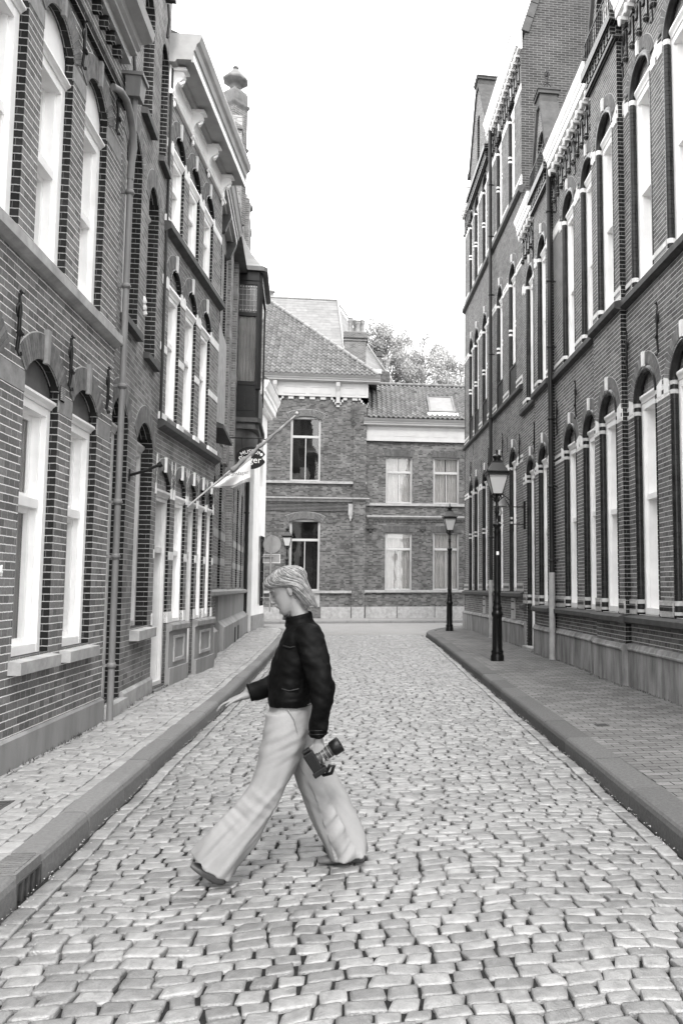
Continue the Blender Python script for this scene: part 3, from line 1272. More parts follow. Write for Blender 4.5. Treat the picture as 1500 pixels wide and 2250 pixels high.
GAP_ = [(a - .05, b + .05) for a, b in allw]
bays = [(a, b) for a, b, c, d_ in BAY]
up_wall = [(8.86, 9.07, 'w')]
for rows in (lo_im, up_wall, up_st):
    stripes(R1, FR, 2.0, 19.99, rows, .004, sorted(GAP_ + bays))
stripes(R1, FR, 2.0, 18.5, lo_st, .02, sorted(GAP_ + bays))
stripes(R1, FR, 19.62, 19.99, lo_st, .02, [])
for a, b, c, d_ in BAY:
    for rows in (lo_im, up_im, up_st, lo_st):
        stripes(R1, Shift(FR, .09), a - .003, b + .003, rows, .004 if rows is not lo_st else .02, [(c - .05, d_ + .05)])


def along(parent, fac, prof, spans, mat, name, bays=(), bn=.09):
    for a, b in spans:
        m = MB(fac)
        m.ext(prof, a, b)
        m.build(name, [mat], parent)
    for a, b in bays:
        m = MB(fac)
        m.ext([(x + (bn if x > 0 else 0), z) for x, z in prof], a - .012, b + .012)
        m.build(name, [mat], parent)


dspan = [(2.0, 11.90), (13.42, 16.60), (18.17, 18.55), (19.66, 19.99)]
along(R1, FR, [(-.11, 1.165), (.02, 1.165), (.12, 1.13), (.12, 1.06), (.05, 1.03), (-.01, 1.03)], dspan, 'stone_dark', 'sill_course', bays)
along(R1, FR, [(-.01, .05), (.065, .05), (.065, .64), (.085, .655), (.085, .675), (.07, .685), (.05, .73), (-.01, .75)], dspan, 'plinth',
      'plinth', bays)
along(R1, FR, [(-.11, 5.915), (.02, 5.915), (.10, 5.89), (.10, 5.80), (.04, 5.77), (-.01, 5.77)],
      [(2.0, 11.90), (13.42, 16.60), (18.17, 19.99)], 'stone_dark', 'sill_course', bays)
m = MB(FR)
m.box(18.6, 19.6, -.25, .12, .05, .19)
m.build('doorstep', ['stone_light'], R1)
# cornice runs between the gables
for a, b in ((2.0, 11.80), (13.42, 16.55), (18.25, 19.93)):
    cornice(R1, FR, a, b, 10.30, 10.74, .23)
    corbel_table(R1, FR, a, b, 10.28)
for a, b, c, d_ in BAY:
    gw = (c + .1, d_ - .1, 10.75, 11.35, .3)
    g_ = gable(R1, FR, a, b, 10.52, 12.25, .09, .32, gw)
    window(g_, Shift(FR, .09), gw[0], gw[1], gw[2], gw[3], .3, .12, head=11.35, jw=.06, cd=.1, rail=.5, head_h=0.05)
    k = MB(FR)
    k.box(a - .0, b + .0, .18, .20, 10.98, 11.0)
    for i in range(13):
        s = a + .06 + i * (b - a - .12) / 12
        k.tube([(s, .19, 10.54), (s, .19, 10.99)], .009, 5)
    k.build('balcony_rail', ['iron'], g_)
    k = MB(FR)
    k.ext([(-.24, 10.6), (-.24, 11.75), (-3, 11.75), (-3, 10.6)], (a + b) / 2 - .42, (a + b) / 2 + .42, 0)
    k.ext([(-.22, 11.75), (-.22, 11.82), (-3, 11.82), (-3, 11.75)], (a + b) / 2 - .48, (a + b) / 2 + .48, 1)
    k.build('dormer', ['gutter_paint', 'lead'], R1)
m = MB(FR)
m.ext([(.0, 10.62), (-2.8, 12.6), (-6, 10.62)], 2.0, 19.99)
m.build('roof', ['slate'], R1)
for s, z0, z1 in ((10.5, 4.66, 5.37), (11.78, 4.66, 5.37), (14.78, 4.66, 5.36), (16.25, 4.62, 5.31), (19.98, 4.6, 5.28),
                  (10.45, 9.36, 10.0), (11.75, 9.36, 10.0), (14.62, 9.28, 9.92), (16.15, 9.25, 9.93), (9.0, 4.66, 5.37), (18.45, 4.6, 5.3),
                  (18.45, 9.2, 9.85)):
    if s < 19.9:
        anchor_iron(R1, FR, s, z0, z1)
downpipe(R1, FR, 16.44, .13, 1.86, 10.32, .052, 'pipe_dark', [9.4, 7.9, 6.5, 5.0, 3.6, 2.1], lower=.12)
m = MB(FR)
m.tube([(18.50, .012, .75), (18.50, .012, 10.3)], .012, 6)
m.build('cable', ['pipe_dark'], R1)

# ---- taller building R2
F2 = Fac(3.98, 20.0, -.025, 1, -1)
R2 = thing('tall_brick_house', (3.98, 20.2, .12), 'tall three-storey brick building at the far right corner beyond the two-storey one', 'building',
           'ornate brick buildings on the right side')
far = [1.63, 3.36, 5.82, 7.37, 8.52]
ww = [(f - .85, f) for f in far]
z2 = [(1.46, 4.78), (6.62, 9.78), (11.78, 14.42)]
ops = [outline(a, b, z, c, .4) for a, b in ww for z, c in z2]
wall(R2, F2, 0, 9.55, .05, 15.5, ops, ['brick_r2', 'brick_reveal'], .10, 3.0)
for li, (z, c) in enumerate(z2):
    im = [(c - .12, c - .05, 'w'), (c - .05, c + .0, 'd'), (c + .0, c + .07, 'w')]
    mid = z + (c - z) * .56
    mi_ = [(mid - .09, mid - .03), (mid + .03, mid + .09)]
    gaps2 = [(a - .05, b + .05) for a, b in ww]
    if li != 0:
        stripes(R2, F2, 0.0, 9.55, [(c - .12, c + .07, 'w')] if li == 2 else im, .004, gaps2)
    else:
        stripes(R2, F2, 0.0, 9.55, im, .004, gaps2)
    for a, b in ww:
        arched_bay_window(R2, F2, a, b, z, c, None, None, 0, False, W_(im) + mi_, rail=.5)
stripes(R2, F2, 0, 9.55, [(1.46, 1.53, 'w'), (1.53, 1.6, 'd'), (1.6, 1.67, 'w')], .015, [(a - .05, b + .05) for a, b in ww])
stripes(R2, F2, 0, 9.55, [(6.62, 6.7, 'w'), (6.7, 6.77, 'd'), (6.77, 6.84, 'w')], .015, [(a - .05, b + .05) for a, b in ww])
along(R2, F2, [(-.11, 1.445), (.02, 1.445), (.10, 1.41), (.10, 1.33), (-.01, 1.30)], [(0, 9.6)], 'stone_dark', 'sill_course')
along(R2, F2, [(-.01, .05), (.065, .05), (.065, .64), (.085, .67), (.05, .73), (-.01, .75)], [(0.02, 9.63)], 'plinth', 'plinth')
along(R2, F2, [(-.11, 6.61), (.02, 6.61), (.09, 6.58), (.09, 6.49), (-.01, 6.46)], [(0, 9.6)], 'stone_dark', 'sill_course')
along(R2, F2, [(-.11, 11.76), (.02, 11.76), (.10, 11.72), (.10, 11.60), (.04, 11.55), (-.01, 11.54)], [(-.03, 9.6)], 'stone_dark', 'sill_course')
stripes(R2, F2, -.004, 9.55, [(11.77, 11.88, 'w'), (11.88, 11.96, 'd'), (11.96, 12.03, 'w')], .01, [(a - .05, b + .05) for a, b in ww])
for a, b in ww:
    k = MB(F2)
    for i in range(11):
        s = a + .06 + i * (b - a - .12) / 10
        k.box(s - .03, s + .03, -.04, -.02, 6.64, 7.36)
    k.box(a + .02, b - .02, -.03, .0, 7.34, 7.39)
    k.box(a + .02, b - .02, -.03, .0, 6.64, 6.68)
    k.build('window_grille', ['iron'], R2)
cornice(R2, F2, -.08, 4.35, 15.38, 15.86, .24)
corbel_table(R2, F2, .05, 4.35, 15.35, .3, 0, .7)
cornice(R2, F2, 8.1, 9.75, 15.2, 15.66, .24)
corbel_table(R2, F2, 8.1, 9.6, 15.2, .3, 0, .7)
gw = (5.5, 6.9, 15.3, 16.1, .4)
gable(R2, F2, 4.5, 8.05, 15.25, 18.15, .05, .48, (6.05, 6.5, 15.6, 17.0, .25), 0, .5)
# party wall facing the street mouth, with its stone coping
SW = Fac(3.98, 20.0, 1, 0, 1)
m = MB(SW)
pl = [(0.0, 0.1), (6.0, .1), (6.0, 19.5), (1.25, 19.5), (.12, 15.9), (0.0, 15.45)]
a_ = [m.vert(s, .0, z) for s, z in pl]
b_ = [m.vert(s, -.35, z) for s, z in pl]
m.face(a_)
m.face(b_[::-1])
for i in range(len(pl)):
    j = (i + 1) % len(pl)
    m.face((a_[i], a_[j], b_[j], b_[i]))
m.build('party_wall', ['brick_side'], R2)
m = MB(SW)
for i in range(9):
    t0, t1 = i / 9, (i + 1) / 9 - .006
    p0 = (.10 + 1.13 * t0, 15.9 + 3.6 * t0)
    p1 = (.10 + 1.13 * t1, 15.9 + 3.6 * t1)
    m.extn([(p0[0] - .10, p0[1] + .03), (p0[0] + .10, p0[1] - .03), (p1[0] + .10, p1[1] - .03), (p1[0] - .10, p1[1] + .03)], .05, -.40)
m.build('coping', ['coping_stone'], R2)
m = MB(F2)
m.ext([(.0, 15.6), (-1.4, 19.4), (-3.0, 19.4), (-3.0, 15.6)], .30, 9.55)
m.build('roof', ['slate'], R2)
downpipe(R2, F2, 3.75, .12, 1.77, 15.3, .052, 'pipe_dark', [13.6, 12.0, 10.2, 8.4, 6.5, 4.6, 3.0], lower=.12)
for s, z0, z1 in ((2.35, 5.0, 5.75), (.2, 4.65, 5.35), (4.5, 5.0, 5.7), (7.9, 5.1, 5.8), (6.6, 6.0, 6.0)):
    if z1 > z0:
        anchor_iron(R2, F2, s, z0, z1)
for s in (.95, 2.8, 5.2):
    k = MB(F2)
    k.box(s, s + .42, .0, .03, .76, 1.29, 0)
    for i in range(4):
        for z in (.98, 1.18):
            k.box(s + .05 + i * .09, s + .11 + i * .09, .03, .034, z, z + .035, 1)
    k.build('vent_panel', ['gutter_paint', 'interior'], R2)
for s, z in ((1.9, 5.2), (6.0, 5.2), (7.6, 6.0)):
    k = MB(F2)
    k.box(s, s + .05, .0, .006, z, z + .4)
    k.build('wall_slot', ['interior'], R2)
# corner quoins seen against the sky
k = MB(F2)
k.box(9.42, 9.553, 0.0, .006, .75, 15.2)
k.build('corner_pier', ['brick_dark'], R2)

# ================================================================== LEFT SIDE
F1 = Fac(-2.72, 0, 0, 1, 1)
B1 = thing('brick_town_house', (-2.72, 6, .15), 'nearest left brick house with tall white sash windows and stone band below its upper windows', 'building')
LW = [(2.45, 3.25), (3.6, 4.4), (4.73, 5.53), (7.13, 7.93), (8.28, 9.06)]
LU = [(2.5, 3.25), (3.63, 4.38), (4.8, 5.55), (6.06, 6.86), (7.18, 7.93), (8.28, 9.0)]
ops = [outline(a, b, 1.0, 3.33, .19) for a, b in LW] + [outline(5.86, 6.62, .25, 3.33, .19)] + [outline(a, b, 4.37, 6.50, .24) for a, b in LU]
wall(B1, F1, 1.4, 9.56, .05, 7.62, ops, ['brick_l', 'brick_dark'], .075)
for i, (a, b) in enumerate(LW):
    window(B1, F1, a, b, 1.0, 3.33, .19, .075, head=3.16, jw=.075, cd=.14, rail=.60, sill=(.13, .10, .05), tymp='grey_wood', head_h=.07,
           blind=.0, sill_mat='stone_light', sash_reflection=True)
window(B1, F1, 5.86, 6.62, .25, 3.33, .19, .075, head=3.16, jw=.08, cd=.14, rail=.8, tymp='grey_wood', head_h=.07, name='door')
for a, b in LW + [(5.86, 6.62)]:
    arch_ring(B1, F1, a, b, 3.33, .19, .22, .010, 24, 'arch_brick', gap=.15, key=1, keymat='stone', keyw=.035, keytop=.05)
for a, b in LU:
    window(B1, F1, a, b, 4.37, 6.50, .24, .075, head=6.22, jw=.085, cd=.16, rail=.52, tymp='plaster', head_h=.06, blind=.5)
    arch_ring(B1, F1, a, b, 6.50, .24, .22, .010, 24, 'arch_brick', gap=.15, key=1, keymat='stone', keyw=.03, keytop=.02)
G = sorted(LW + [(5.86, 6.62)])
cuts = [1.4] + [v for a, b in G for v in (a, b)] + [9.5]
for a, b in zip(cuts[::2], cuts[1::2]):
    band(B1, F1, a - .003, b + .003, 3.15, 3.32, .004, 'stone', 'impost_stone')
cuts = [1.4] + [v for a, b in LU for v in (a, b)] + [9.5]
for a, b in zip(cuts[::2], cuts[1::2]):
    band(B1, F1, a - .003, b + .003, 6.33, 6.49, .004, 'stone', 'impost_stone')
along(B1, F1, [(-.05, 4.375), (.055, 4.365), (.085, 4.35), (.085, 4.26), (.03, 4.22), (-.01, 4.21)], [(1.4, 9.56)], 'stone_light', 'stone_band')
along(B1, F1, [(-.01, .05), (.035, .05), (.035, .36), (.02, .38), (-.01, .38)], [(1.4, 9.56)], 'plinth_l', 'plinth')
along(B1, F1, [(-.01, 7.0), (.05, 7.0), (.07, 7.06), (.05, 7.09), (-.01, 7.09)], [(1.4, 9.56)], 'brick_dark', 'string_course')
along(B1, F1, [(-.01, 7.46), (.10, 7.46), (.10, 7.56), (.165, 7.57), (.165, 7.61), (.20, 7.64), (.215, 7.70), (.33, 7.74), (.35, 7.84), (-.01, 7.84)],
      [(1.4, 9.40)], 'gutter_paint', 'cornice')
m = MB(F1)
for k in range(34):
    s = 1.55 + k * .235
    if s < 9.3:
        m.box(s - .03, s + .03, .0, .09, 7.33, 7.455)
m.build('corbel_table', ['brick_dark'], B1)
m = MB(F1)
m.ext([(.3, 7.845), (-3, 10.0), (-6, 7.845)], 1.4, 9.5)
m.build('roof', ['slate'], B1)
for s, z0, z1 in ((6.85, 3.38, 3.88), (8.05, 3.38, 3.88), (9.21, 3.41, 3.89), (8.03, 6.52, 7.0), (9.17, 6.5, 6.98), (5.7, 3.38, 3.88)):
    anchor_iron(B1, F1, s, z0, z1)
m = MB(F1)
for k in range(8):
    m.box(7.93, 8.02, .01, .022, 3.27 + k * .016, 3.278 + k * .016, 1)
m.box(7.92, 8.03, .0, .012, 3.26, 3.40, 0)
m.build('vent_grille', ['interior', 'stone_light'], B1)
o = text_mesh('4', .125, 'house_number', 'white_paint', B1,
              Matrix.Translation((-2.70, 6.81, 1.685)) @ Matrix(((0, 0, 1, 0), (1, 0, 0, 0), (0, 1, 0, 0), (0, 0, 0, 1))), .006)
# rainwater head, swan neck and downpipe at the seam
m = MB(F1)
m.extz([(9.43, .03), (9.66, .03), (9.66, .21), (9.43, .21)], 7.38, 7.13, 0, .78)
m.box(9.41, 9.68, .0, .23, 7.36, 7.40, 0)
m.tube([(9.545, .12, 7.14), (9.55, .11, 6.9), (9.58, .10, 6.6)], .034, 14, 0)
m.build('rainwater_head', ['zinc'], B1)
downpipe(B1, F1, 9.60, .085, .12, 6.72, .034, 'zinc', [6.05, 4.95, 3.8, 2.5, 1.9, .72])
m = MB(F1)
m.tube([(8.98, .04, 6.93), (9.08, .09, 6.95), (9.22, .115, 6.93), (9.36, .12, 6.86), (9.50, .12, 6.72), (9.58, .115, 6.58), (9.60, .09, 6.40), (9.60, .085, 6.2)], .039, 14)
m.build('swan_neck', ['zinc'], B1)

# ---- B2
F_2 = Fac(-2.74, 9.56, -.04, 1, 1)
S2 = lambda y: (y - 9.56) * 1.0008
B2 = thing('narrow_brick_house', (-2.78, 10.8, .15), 'narrow taller brick house between the downpipe and the white-banded house on the left', 'building')
o1 = [outline(S2(9.62), S2(10.42), .28, 3.50, .26), outline(S2(10.92), S2(11.92), 1.05, 3.45, .28)]
o2 = [outline(S2(9.85), S2(10.68), 4.74, 6.80, .34), outline(S2(11.12), S2(11.78), 4.64, 6.68, .30)]
o3 = [outline(S2(10.50), S2(11.10), 7.62, 9.15, .24), outline(S2(11.62), S2(12.10), 7.58, 9.1, .22)]
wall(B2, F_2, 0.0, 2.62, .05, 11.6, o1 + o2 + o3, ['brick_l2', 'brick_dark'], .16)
kw = dict(frame='cream_paint', tymp='stone_dark')
window(B2, F_2, S2(9.62), S2(10.42), .28, 3.50, .26, .16, head=3.4, jw=.08, cd=.12, rail=.8, name='door', **kw)
window(B2, F_2, S2(10.92), S2(11.92), 1.05, 3.45, .28, .16, head=3.4, jw=.07, cd=.12, rail=.66, sill=(.15, .12, .04), sill_mat='stone_light', **kw)
window(B2, F_2, S2(9.85), S2(10.68), 4.74, 6.80, .34, .16, head=6.7, jw=.08, cd=.12, rail=.6, sill=(.11, .08, .03), sill_mat='stone_dark', **kw)
window(B2, F_2, S2(11.12), S2(11.78), 4.64, 6.68, .30, .16, head=6.6, jw=.07, cd=.12, rail=.6, sill=(.11, .08, .03), sill_mat='stone_dark', **kw)
window(B2, F_2, S2(10.50), S2(11.10), 7.62, 9.15, .24, .16, head=9.05, jw=.06, cd=.1, rail=.5, sill=(.11, .08, .03), sill_mat='stone_dark', **kw)
window(B2, F_2, S2(11.62), S2(12.10), 7.58, 9.1, .22, .16, head=9.0, jw=.06, cd=.1, rail=.5, sill=(.11, .08, .03), sill_mat='stone_dark', **kw)
for (a, b, z, r) in ((9.62, 10.42, 3.50, .26), (10.92, 11.92, 3.45, .28), (9.85, 10.68, 6.80, .34), (11.12, 11.78, 6.68, .30)):
    arch_ring(B2, F_2, S2(a), S2(b), z, r, .22, .008, 20, 'arch_brick', gap=.15)
m = MB(F_2)
for s, z0, z1 in ((S2(11.70), 9.35, 9.85), (.25, 7.4, 7.9)):
    m.tube([(s, .04, z0), (s, .06, (z0 + z1) / 2), (s, .04, z1)], .02, 6)
m.box(S2(11.66), S2(11.74), 0, .14, 9.9, 10.35)
m.build('wall_anchor', ['iron'], B2)
along(B2, F_2, [(-.01, .05), (.05, .05), (.05, .30), (.03, .33), (-.01, .33)], [(.0, .02), (S2(10.48), 2.60)], 'stone_light', 'plinth')
m = MB(F_2)
m.box(.03, S2(10.46), -.2, .10, .05, .27)
m.build('doorstep', ['stone_light'], B2)
m = MB(F_2)
m.tube([(S2(10.55), .0, 2.92), (S2(10.56), .18, 2.98), (S2(10.57), .34, 3.06)], .018, 8)
m.tube([(S2(10.57), .33, 3.05), (S2(10.575), .37, 3.075)], .035, 8)
m.box(S2(10.53), S2(10.58), 0, .015, 2.85, 3.0)
m.build('flag_holder', ['iron'], B2)
m = MB(F_2)
for p in ((S2(11.0), .0, 5.22), (S2(11.02), .0, 5.14), (S2(11.05), .0, 5.08)):
    m.lathe(p[0], p[1], [(.03, p[2]), (.045, p[2] + .03), (.02, p[2] + .1)], 7)
m.build('wall_patch', ['white_stone'], B2)

# ---- B3: white banded house
F3 = Fac(-2.845, 12.17, .06, 1, 1)
S3 = lambda y: (y - 12.17) * 1.0018
B3 = thing('banded_house', (-2.8, 13.9, .15), 'left brick house with white bands, bracketed white cornice and a row of five slim arches', 'building')
G5 = [(12.22, 12.92), (13.16, 13.78), (13.94, 14.43), (14.58, 15.04), (15.2, 15.62)]
G5s = [(S3(a), S3(b)) for a, b in G5]
TM = [(S3(12.5), S3(13.12)), (S3(13.42), S3(14.08)), (S3(14.4), S3(15.05))]
isdoor = [1, 0, 1, 0, 0]
ops = [outline(a, b, .16 if d_ else 1.04, 3.02, .24) for (a, b), d_ in zip(G5s, isdoor)]
ops += [outline(a, b, 4.06, 6.10, .26) for a, b in TM] + [outline(a, b, 6.97, 8.20, .26) for a, b in TM]
S3E = S3(15.72)
wall(B3, F3, 0.0, S3E, .05, 9.45, ops, ['brick_l2', 'brick_glaze'], .05)
for (a, b), d_ in zip(G5s, isdoor):
    window(B3, F3, a, b, .16 if d_ else 1.04, 3.02, .24, .05, head=2.86, jw=.055, cd=.18, rail=.72 if d_ else .58, head_h=.10,
           name='door' if d_ else 'window', frame='cream_paint' if d_ else 'white_paint')
    arch_ring(B3, F3, a, b, 3.02, .24, .17, .008, 16, 'arch_brick', gap=.15, key=1, keyw=.022, keytop=.02)
for a, b in TM:
    for z0, zs, hd in ((4.06, 6.10, 5.92), (6.97, 8.20, 8.04)):
        window(B3, F3, a, b, z0, zs, .26, .05, head=hd, jw=.06, cd=.20, rail=.62, head_h=.11)
        arch_ring(B3, F3, a, b, zs, .26, .20, .008, 18, 'arch_brick', gap=.15, key=1, keyw=.022, keytop=.02)
        m = MB(F3)
        P = arch_pts(a, b, zs, .26, -.012, 20)
        m.tube([(s, .004, z) for s, z in P], .018, 6)
        m.build('arch_edge', ['glaze'], B3)
gt = [(a, b) for a, b in TM]
for z0, z1 in ((8.0, 8.13), (5.93, 6.07), (4.96, 5.07)):
    band(B3, F3, 0, S3E, z0, z1, .006, 'white_stone', 'stone_band', gt)
for zb in (8.13, 6.07):
    m = MB(F3)
    for a, b in TM:
        for sx, sg in ((a, -1), (b, 1)):
            m.extn([(sx - .0 * sg, zb), (sx + .14 * sg, zb), (sx + .02 * sg, zb + .16), (sx, zb + .16)], -.01, .006)
    m.build('springer', ['white_stone'], B3)
band(B3, F3, -.002, S3E, 3.95, 4.055, .03, 'white_stone', 'stone_band', gt)
band(B3, F3, -.002, S3E, 6.87, 6.965, .03, 'white_stone', 'stone_band', gt)
along(B3, F3, [(-.11, 4.05), (-.09, 3.95), (.05, 3.95), (.10, 3.93), (.10, 3.86), (.03, 3.82), (-.01, 3.80)], [(0, S3E)], 'stone_dark', 'sill_course')
along(B3, F3, [(-.11, 6.95), (-.09, 6.87), (.05, 6.865), (.10, 6.85), (.10, 6.76), (.03, 6.72), (-.01, 6.70)], [(0, S3E)], 'stone_dark', 'sill_course')
band(B3, F3, 0, S3E, 1.97, 2.09, .006, 'white_stone', 'stone_band', G5s)
m = MB(F3)
for i, (a, b) in enumerate(G5s):
    for sx, sg in ((a, -1), (b, 1)):
        e = min(.10, abs((G5s[i + 1][0] - b) if sg > 0 and i < 4 else (a - G5s[i - 1][1]) if sg < 0 and i > 0 else .14) / 2 - .003)
        m.extn([(sx, 2.88), (sx + e * sg, 2.88), (sx + e * sg * .35, 3.45), (sx + e * sg * .15, 3.45), (sx, 3.04)], -.01, .008)
m.build('springer', ['white_stone'], B3)
m = MB(F3)
edges = [0.0] + [v for a, b in G5s for v in (a, b)] + [S3E]
piers = list(zip(edges[::2], edges[1::2]))
for a, b in piers:
    if b - a > .02:
        m.box(a, b, -.09, .012, 1.04, 1.20)
m.build('pier_foot', ['white_stone'], B3)
for (a, b) in ((G5s[0][1], G5s[2][0]), (G5s[2][1], S3E)):
    m = MB(F3)
    m.ext([(-.12, 1.03), (.07, 1.03), (.09, 1.0), (.09, .93), (.04, .90), (-.01, .90)], a, b)
    m.build('sill_course', ['stone'], B3)
    m = MB(F3)
    m.box(a, b, -.1, .045, .37, .90)
    m.box(a - .0, b, -.1, .075, .05, .37)
    m.build('plinth', ['plinth_l'], B3)
    c = (a + b) / 2 + .02
    w = min(.36, (b - a) * .28)
    m = MB(F3)
    m.box(c - w, c + w, .045, .065, .45, .50)
    m.box(c - w, c + w, .045, .065, .80, .84)
    m.box(c - w, c - w + .04, .045, .065, .50, .80)
    m.box(c + w - .04, c + w, .045, .065, .50, .80)
    m.build('panel_frame', ['stone_light'], B3)
# cornice with four scrolled consoles
m = MB(F3)
m.ext([(-.01, 8.80), (.05, 8.80), (.07, 8.84), (.05, 8.87), (.025, 8.88), (.025, 9.24), (-.01, 9.24)], -.02, S3E + .02)
m.build('frieze', ['white_paint'], B3)
m = MB(F3)
for i, c in enumerate((12.28, 13.37, 14.42, 15.5)):
    pass
m.ext([(-.01, 9.24), (.10, 9.24), (.12, 9.28), (.33, 9.28), (.33, 9.24), (.36, 9.24), (.36, 9.42), (.38, 9.43), (.40, 9.52), (.44, 9.56), (.47, 9.64),
       (.47, 9.68), (-.01, 9.68)], -.10, S3E + .22)
co = m.build('cornice', ['gutter_paint'], B3)
m = MB(F3)
m.box(-.105, S3E + .225, .363, .368, 9.245, 9.34)
m.build('fascia', ['white_paint'], co)
for c in (12.28, 13.37, 14.42, 15.5):
    s = S3(c)
    m = MB(F3)
    pr = [(.02, 8.76), (.045, 8.74), (.06, 8.79), (.05, 8.85), (.06, 8.95), (.10, 9.03), (.155, 9.06), (.19, 9.10), (.19, 9.17), (.17, 9.19), (.02, 9.19)]
    m.ext(pr, s - .045, s + .045, 0)
    m.box(s - .08, s + .08, .02, .24, 9.19, 9.215, 0)
    m.box(s - .07, s + .07, .02, .22, 9.215, 9.245, 0)
    for q in range(3):
        m.tube([(s - .05, .175 - q * .035, 9.13 - q * .045), (s + .05, .175 - q * .035, 9.13 - q * .045)], .026 - q * .003, 8)
    m.tube([(s - .05, .055, 8.79), (s + .05, .055, 8.79)], .022, 8)
    m.tube([(s - .03, .13, 9.0), (s, .18, 9.06), (s + .03, .13, 9.0)], .02, 6)
    m.lathe(s, .045, [(.008, 8.66), (.026, 8.69), (.022, 8.74)], 8)
    m.build('console', ['white_paint'], B3)
for sa, sb in ((12.45, 13.25), (13.5, 14.3), (14.55, 15.38)):
    m = MB(F3)
    a, b = S3(sa), S3(sb)
    m.box(a, b, .025, .04, 8.92, 8.94)
    m.box(a, b, .025, .04, 9.17, 9.19)
    m.build('frieze_panel', ['white_paint'], B3)
m = MB(F3)
m.ext([(.3, 9.68), (-2, 10.6), (-6, 9.68)], 0, S3E)
m.build('roof', ['slate'], B3)
m = MB(F3)
m.tube([(.02, .03, 3.9), (.02, .03, 9.2)], .02, 6)
m.build('cable', ['pipe_dark'], B3)
m = MB(F3)
m.tube([(S3E - .05, .03, 3.5), (S3E - .05, .2, 3.62)], .015, 6)
m.box(S3E - .07, S3E - .03, 0, .02, 3.4, 3.6)
m.build('hook', ['iron'], B3)

# ---- B4: dark brick house with the oriel
F4 = Fac(-2.92, 15.75, -.067, 1, 1)
S4 = lambda y: (y - 15.75) * 1.0022
B4 = thing('oriel_house', (-3.1, 20, .15), 'dark brick house with stone base, timber oriel and tall pinnacles past the white-banded house', 'building')
fars = [17.15, 18.55, 20.25, 22.0, 23.9, 25.6, 27.4]
o4 = [outline(S4(f - .62), S4(f), 1.55, 4.45, 0) for f in fars]
up4 = [(16.4, 17.0), (18.0, 18.7), (19.3, 19.9)]
o4 += [outline(S4(a), S4(b), 7.4, 9.2, .15) for a, b in up4]
wall(B4, F4, 0.0, S4(28.2), .05, 10.2, o4, ['brick_l2', 'brick_glaze'], .17)
for f in fars:
    window(B4, F4, S4(f - .62), S4(f), 1.55, 4.45, 0, .17, head=4.45, jw=.05, cd=.1, rail=.6, head_h=0, frame='dark_wood')
for a, b in up4:
    window(B4, F4, S4(a), S4(b), 7.4, 9.2, .15, .17, head=9.15, jw=.06, cd=.1, rail=.55, head_h=0)
gaps4 = [(S4(f - .62), S4(f)) for f in fars]
for z0, z1 in ((2.08, 2.25), (2.68, 2.86)):
    band(B4, F4, 0, S4(28.2), z0, z1, .006, 'stone_light', 'stone_band', gaps4)
    m = MB(F4)
    for f in fars:
        m.box(S4(f) - .006, S4(f) + .001, -.168, .0, z0, z1)
    m.build('quoin_band', ['grey_wood'], B4)
m = MB(F4)
for f in fars:
    m.box(S4(f), S4(f) + .22, -.01, .008, 3.35, 3.62)
m.build('stone_block', ['stone_light'], B4)
along(B4, F4, [(-.17, 1.54), (.10, 1.50), (.17, 1.47), (.17, 1.40), (.08, 1.36), (-.01, 1.36)], [(S4(16.6), S4(28.15))], 'stone', 'sill_course')
m = MB(F4)
for a, b in ((16.2, 16.75), (17.3, 18.0), (19.4, 28.12)):
    m.ext([(-.01, .05), (.20, .05), (.20, .66), (.06, .80), (.06, 1.36), (-.01, 1.36)], S4(a), S4(b))
m.build('plinth', ['plinth_l'], B4)
m = MB(F4)
for a, b in ((22.5, 22.95), (23.6, 24.1)):
    m.box(S4(a), S4(b), .19, .203, .06, .52)
m.build('cellar_opening', ['interior'], B4)
m = MB(F4)
m.box(S4(17.7), S4(20.1), .0, .03, 4.85, 7.3)
m.build('rendered_panel', ['stone_light'], B4)
m = MB(F4)
m.ext([(.0, 4.85), (.34, 4.72), (.34, 4.64), (.0, 4.70)], S4(16.5), S4(18.6))
m.build('door_hood', ['stone_dark'], B4)
cornice(B4, F4, -.02, S4(20.0), 9.72, 10.08, .34, 'gutter_paint')
m = MB(F4)
for y in (16.6, 18.2, 19.7):
    m.ext([(0, 9.3), (.10, 9.35), (.22, 9.66), (.22, 9.72), (0, 9.72)], S4(y), S4(y) + .16)
m.build('cornice_bracket', ['stone_dark'], B4)
m = MB(F4)
m.ext([(.3, 10.09), (-2.5, 11.4), (-5, 10.09)], 0, S4(28))
m.build('roof', ['slate'], B4)
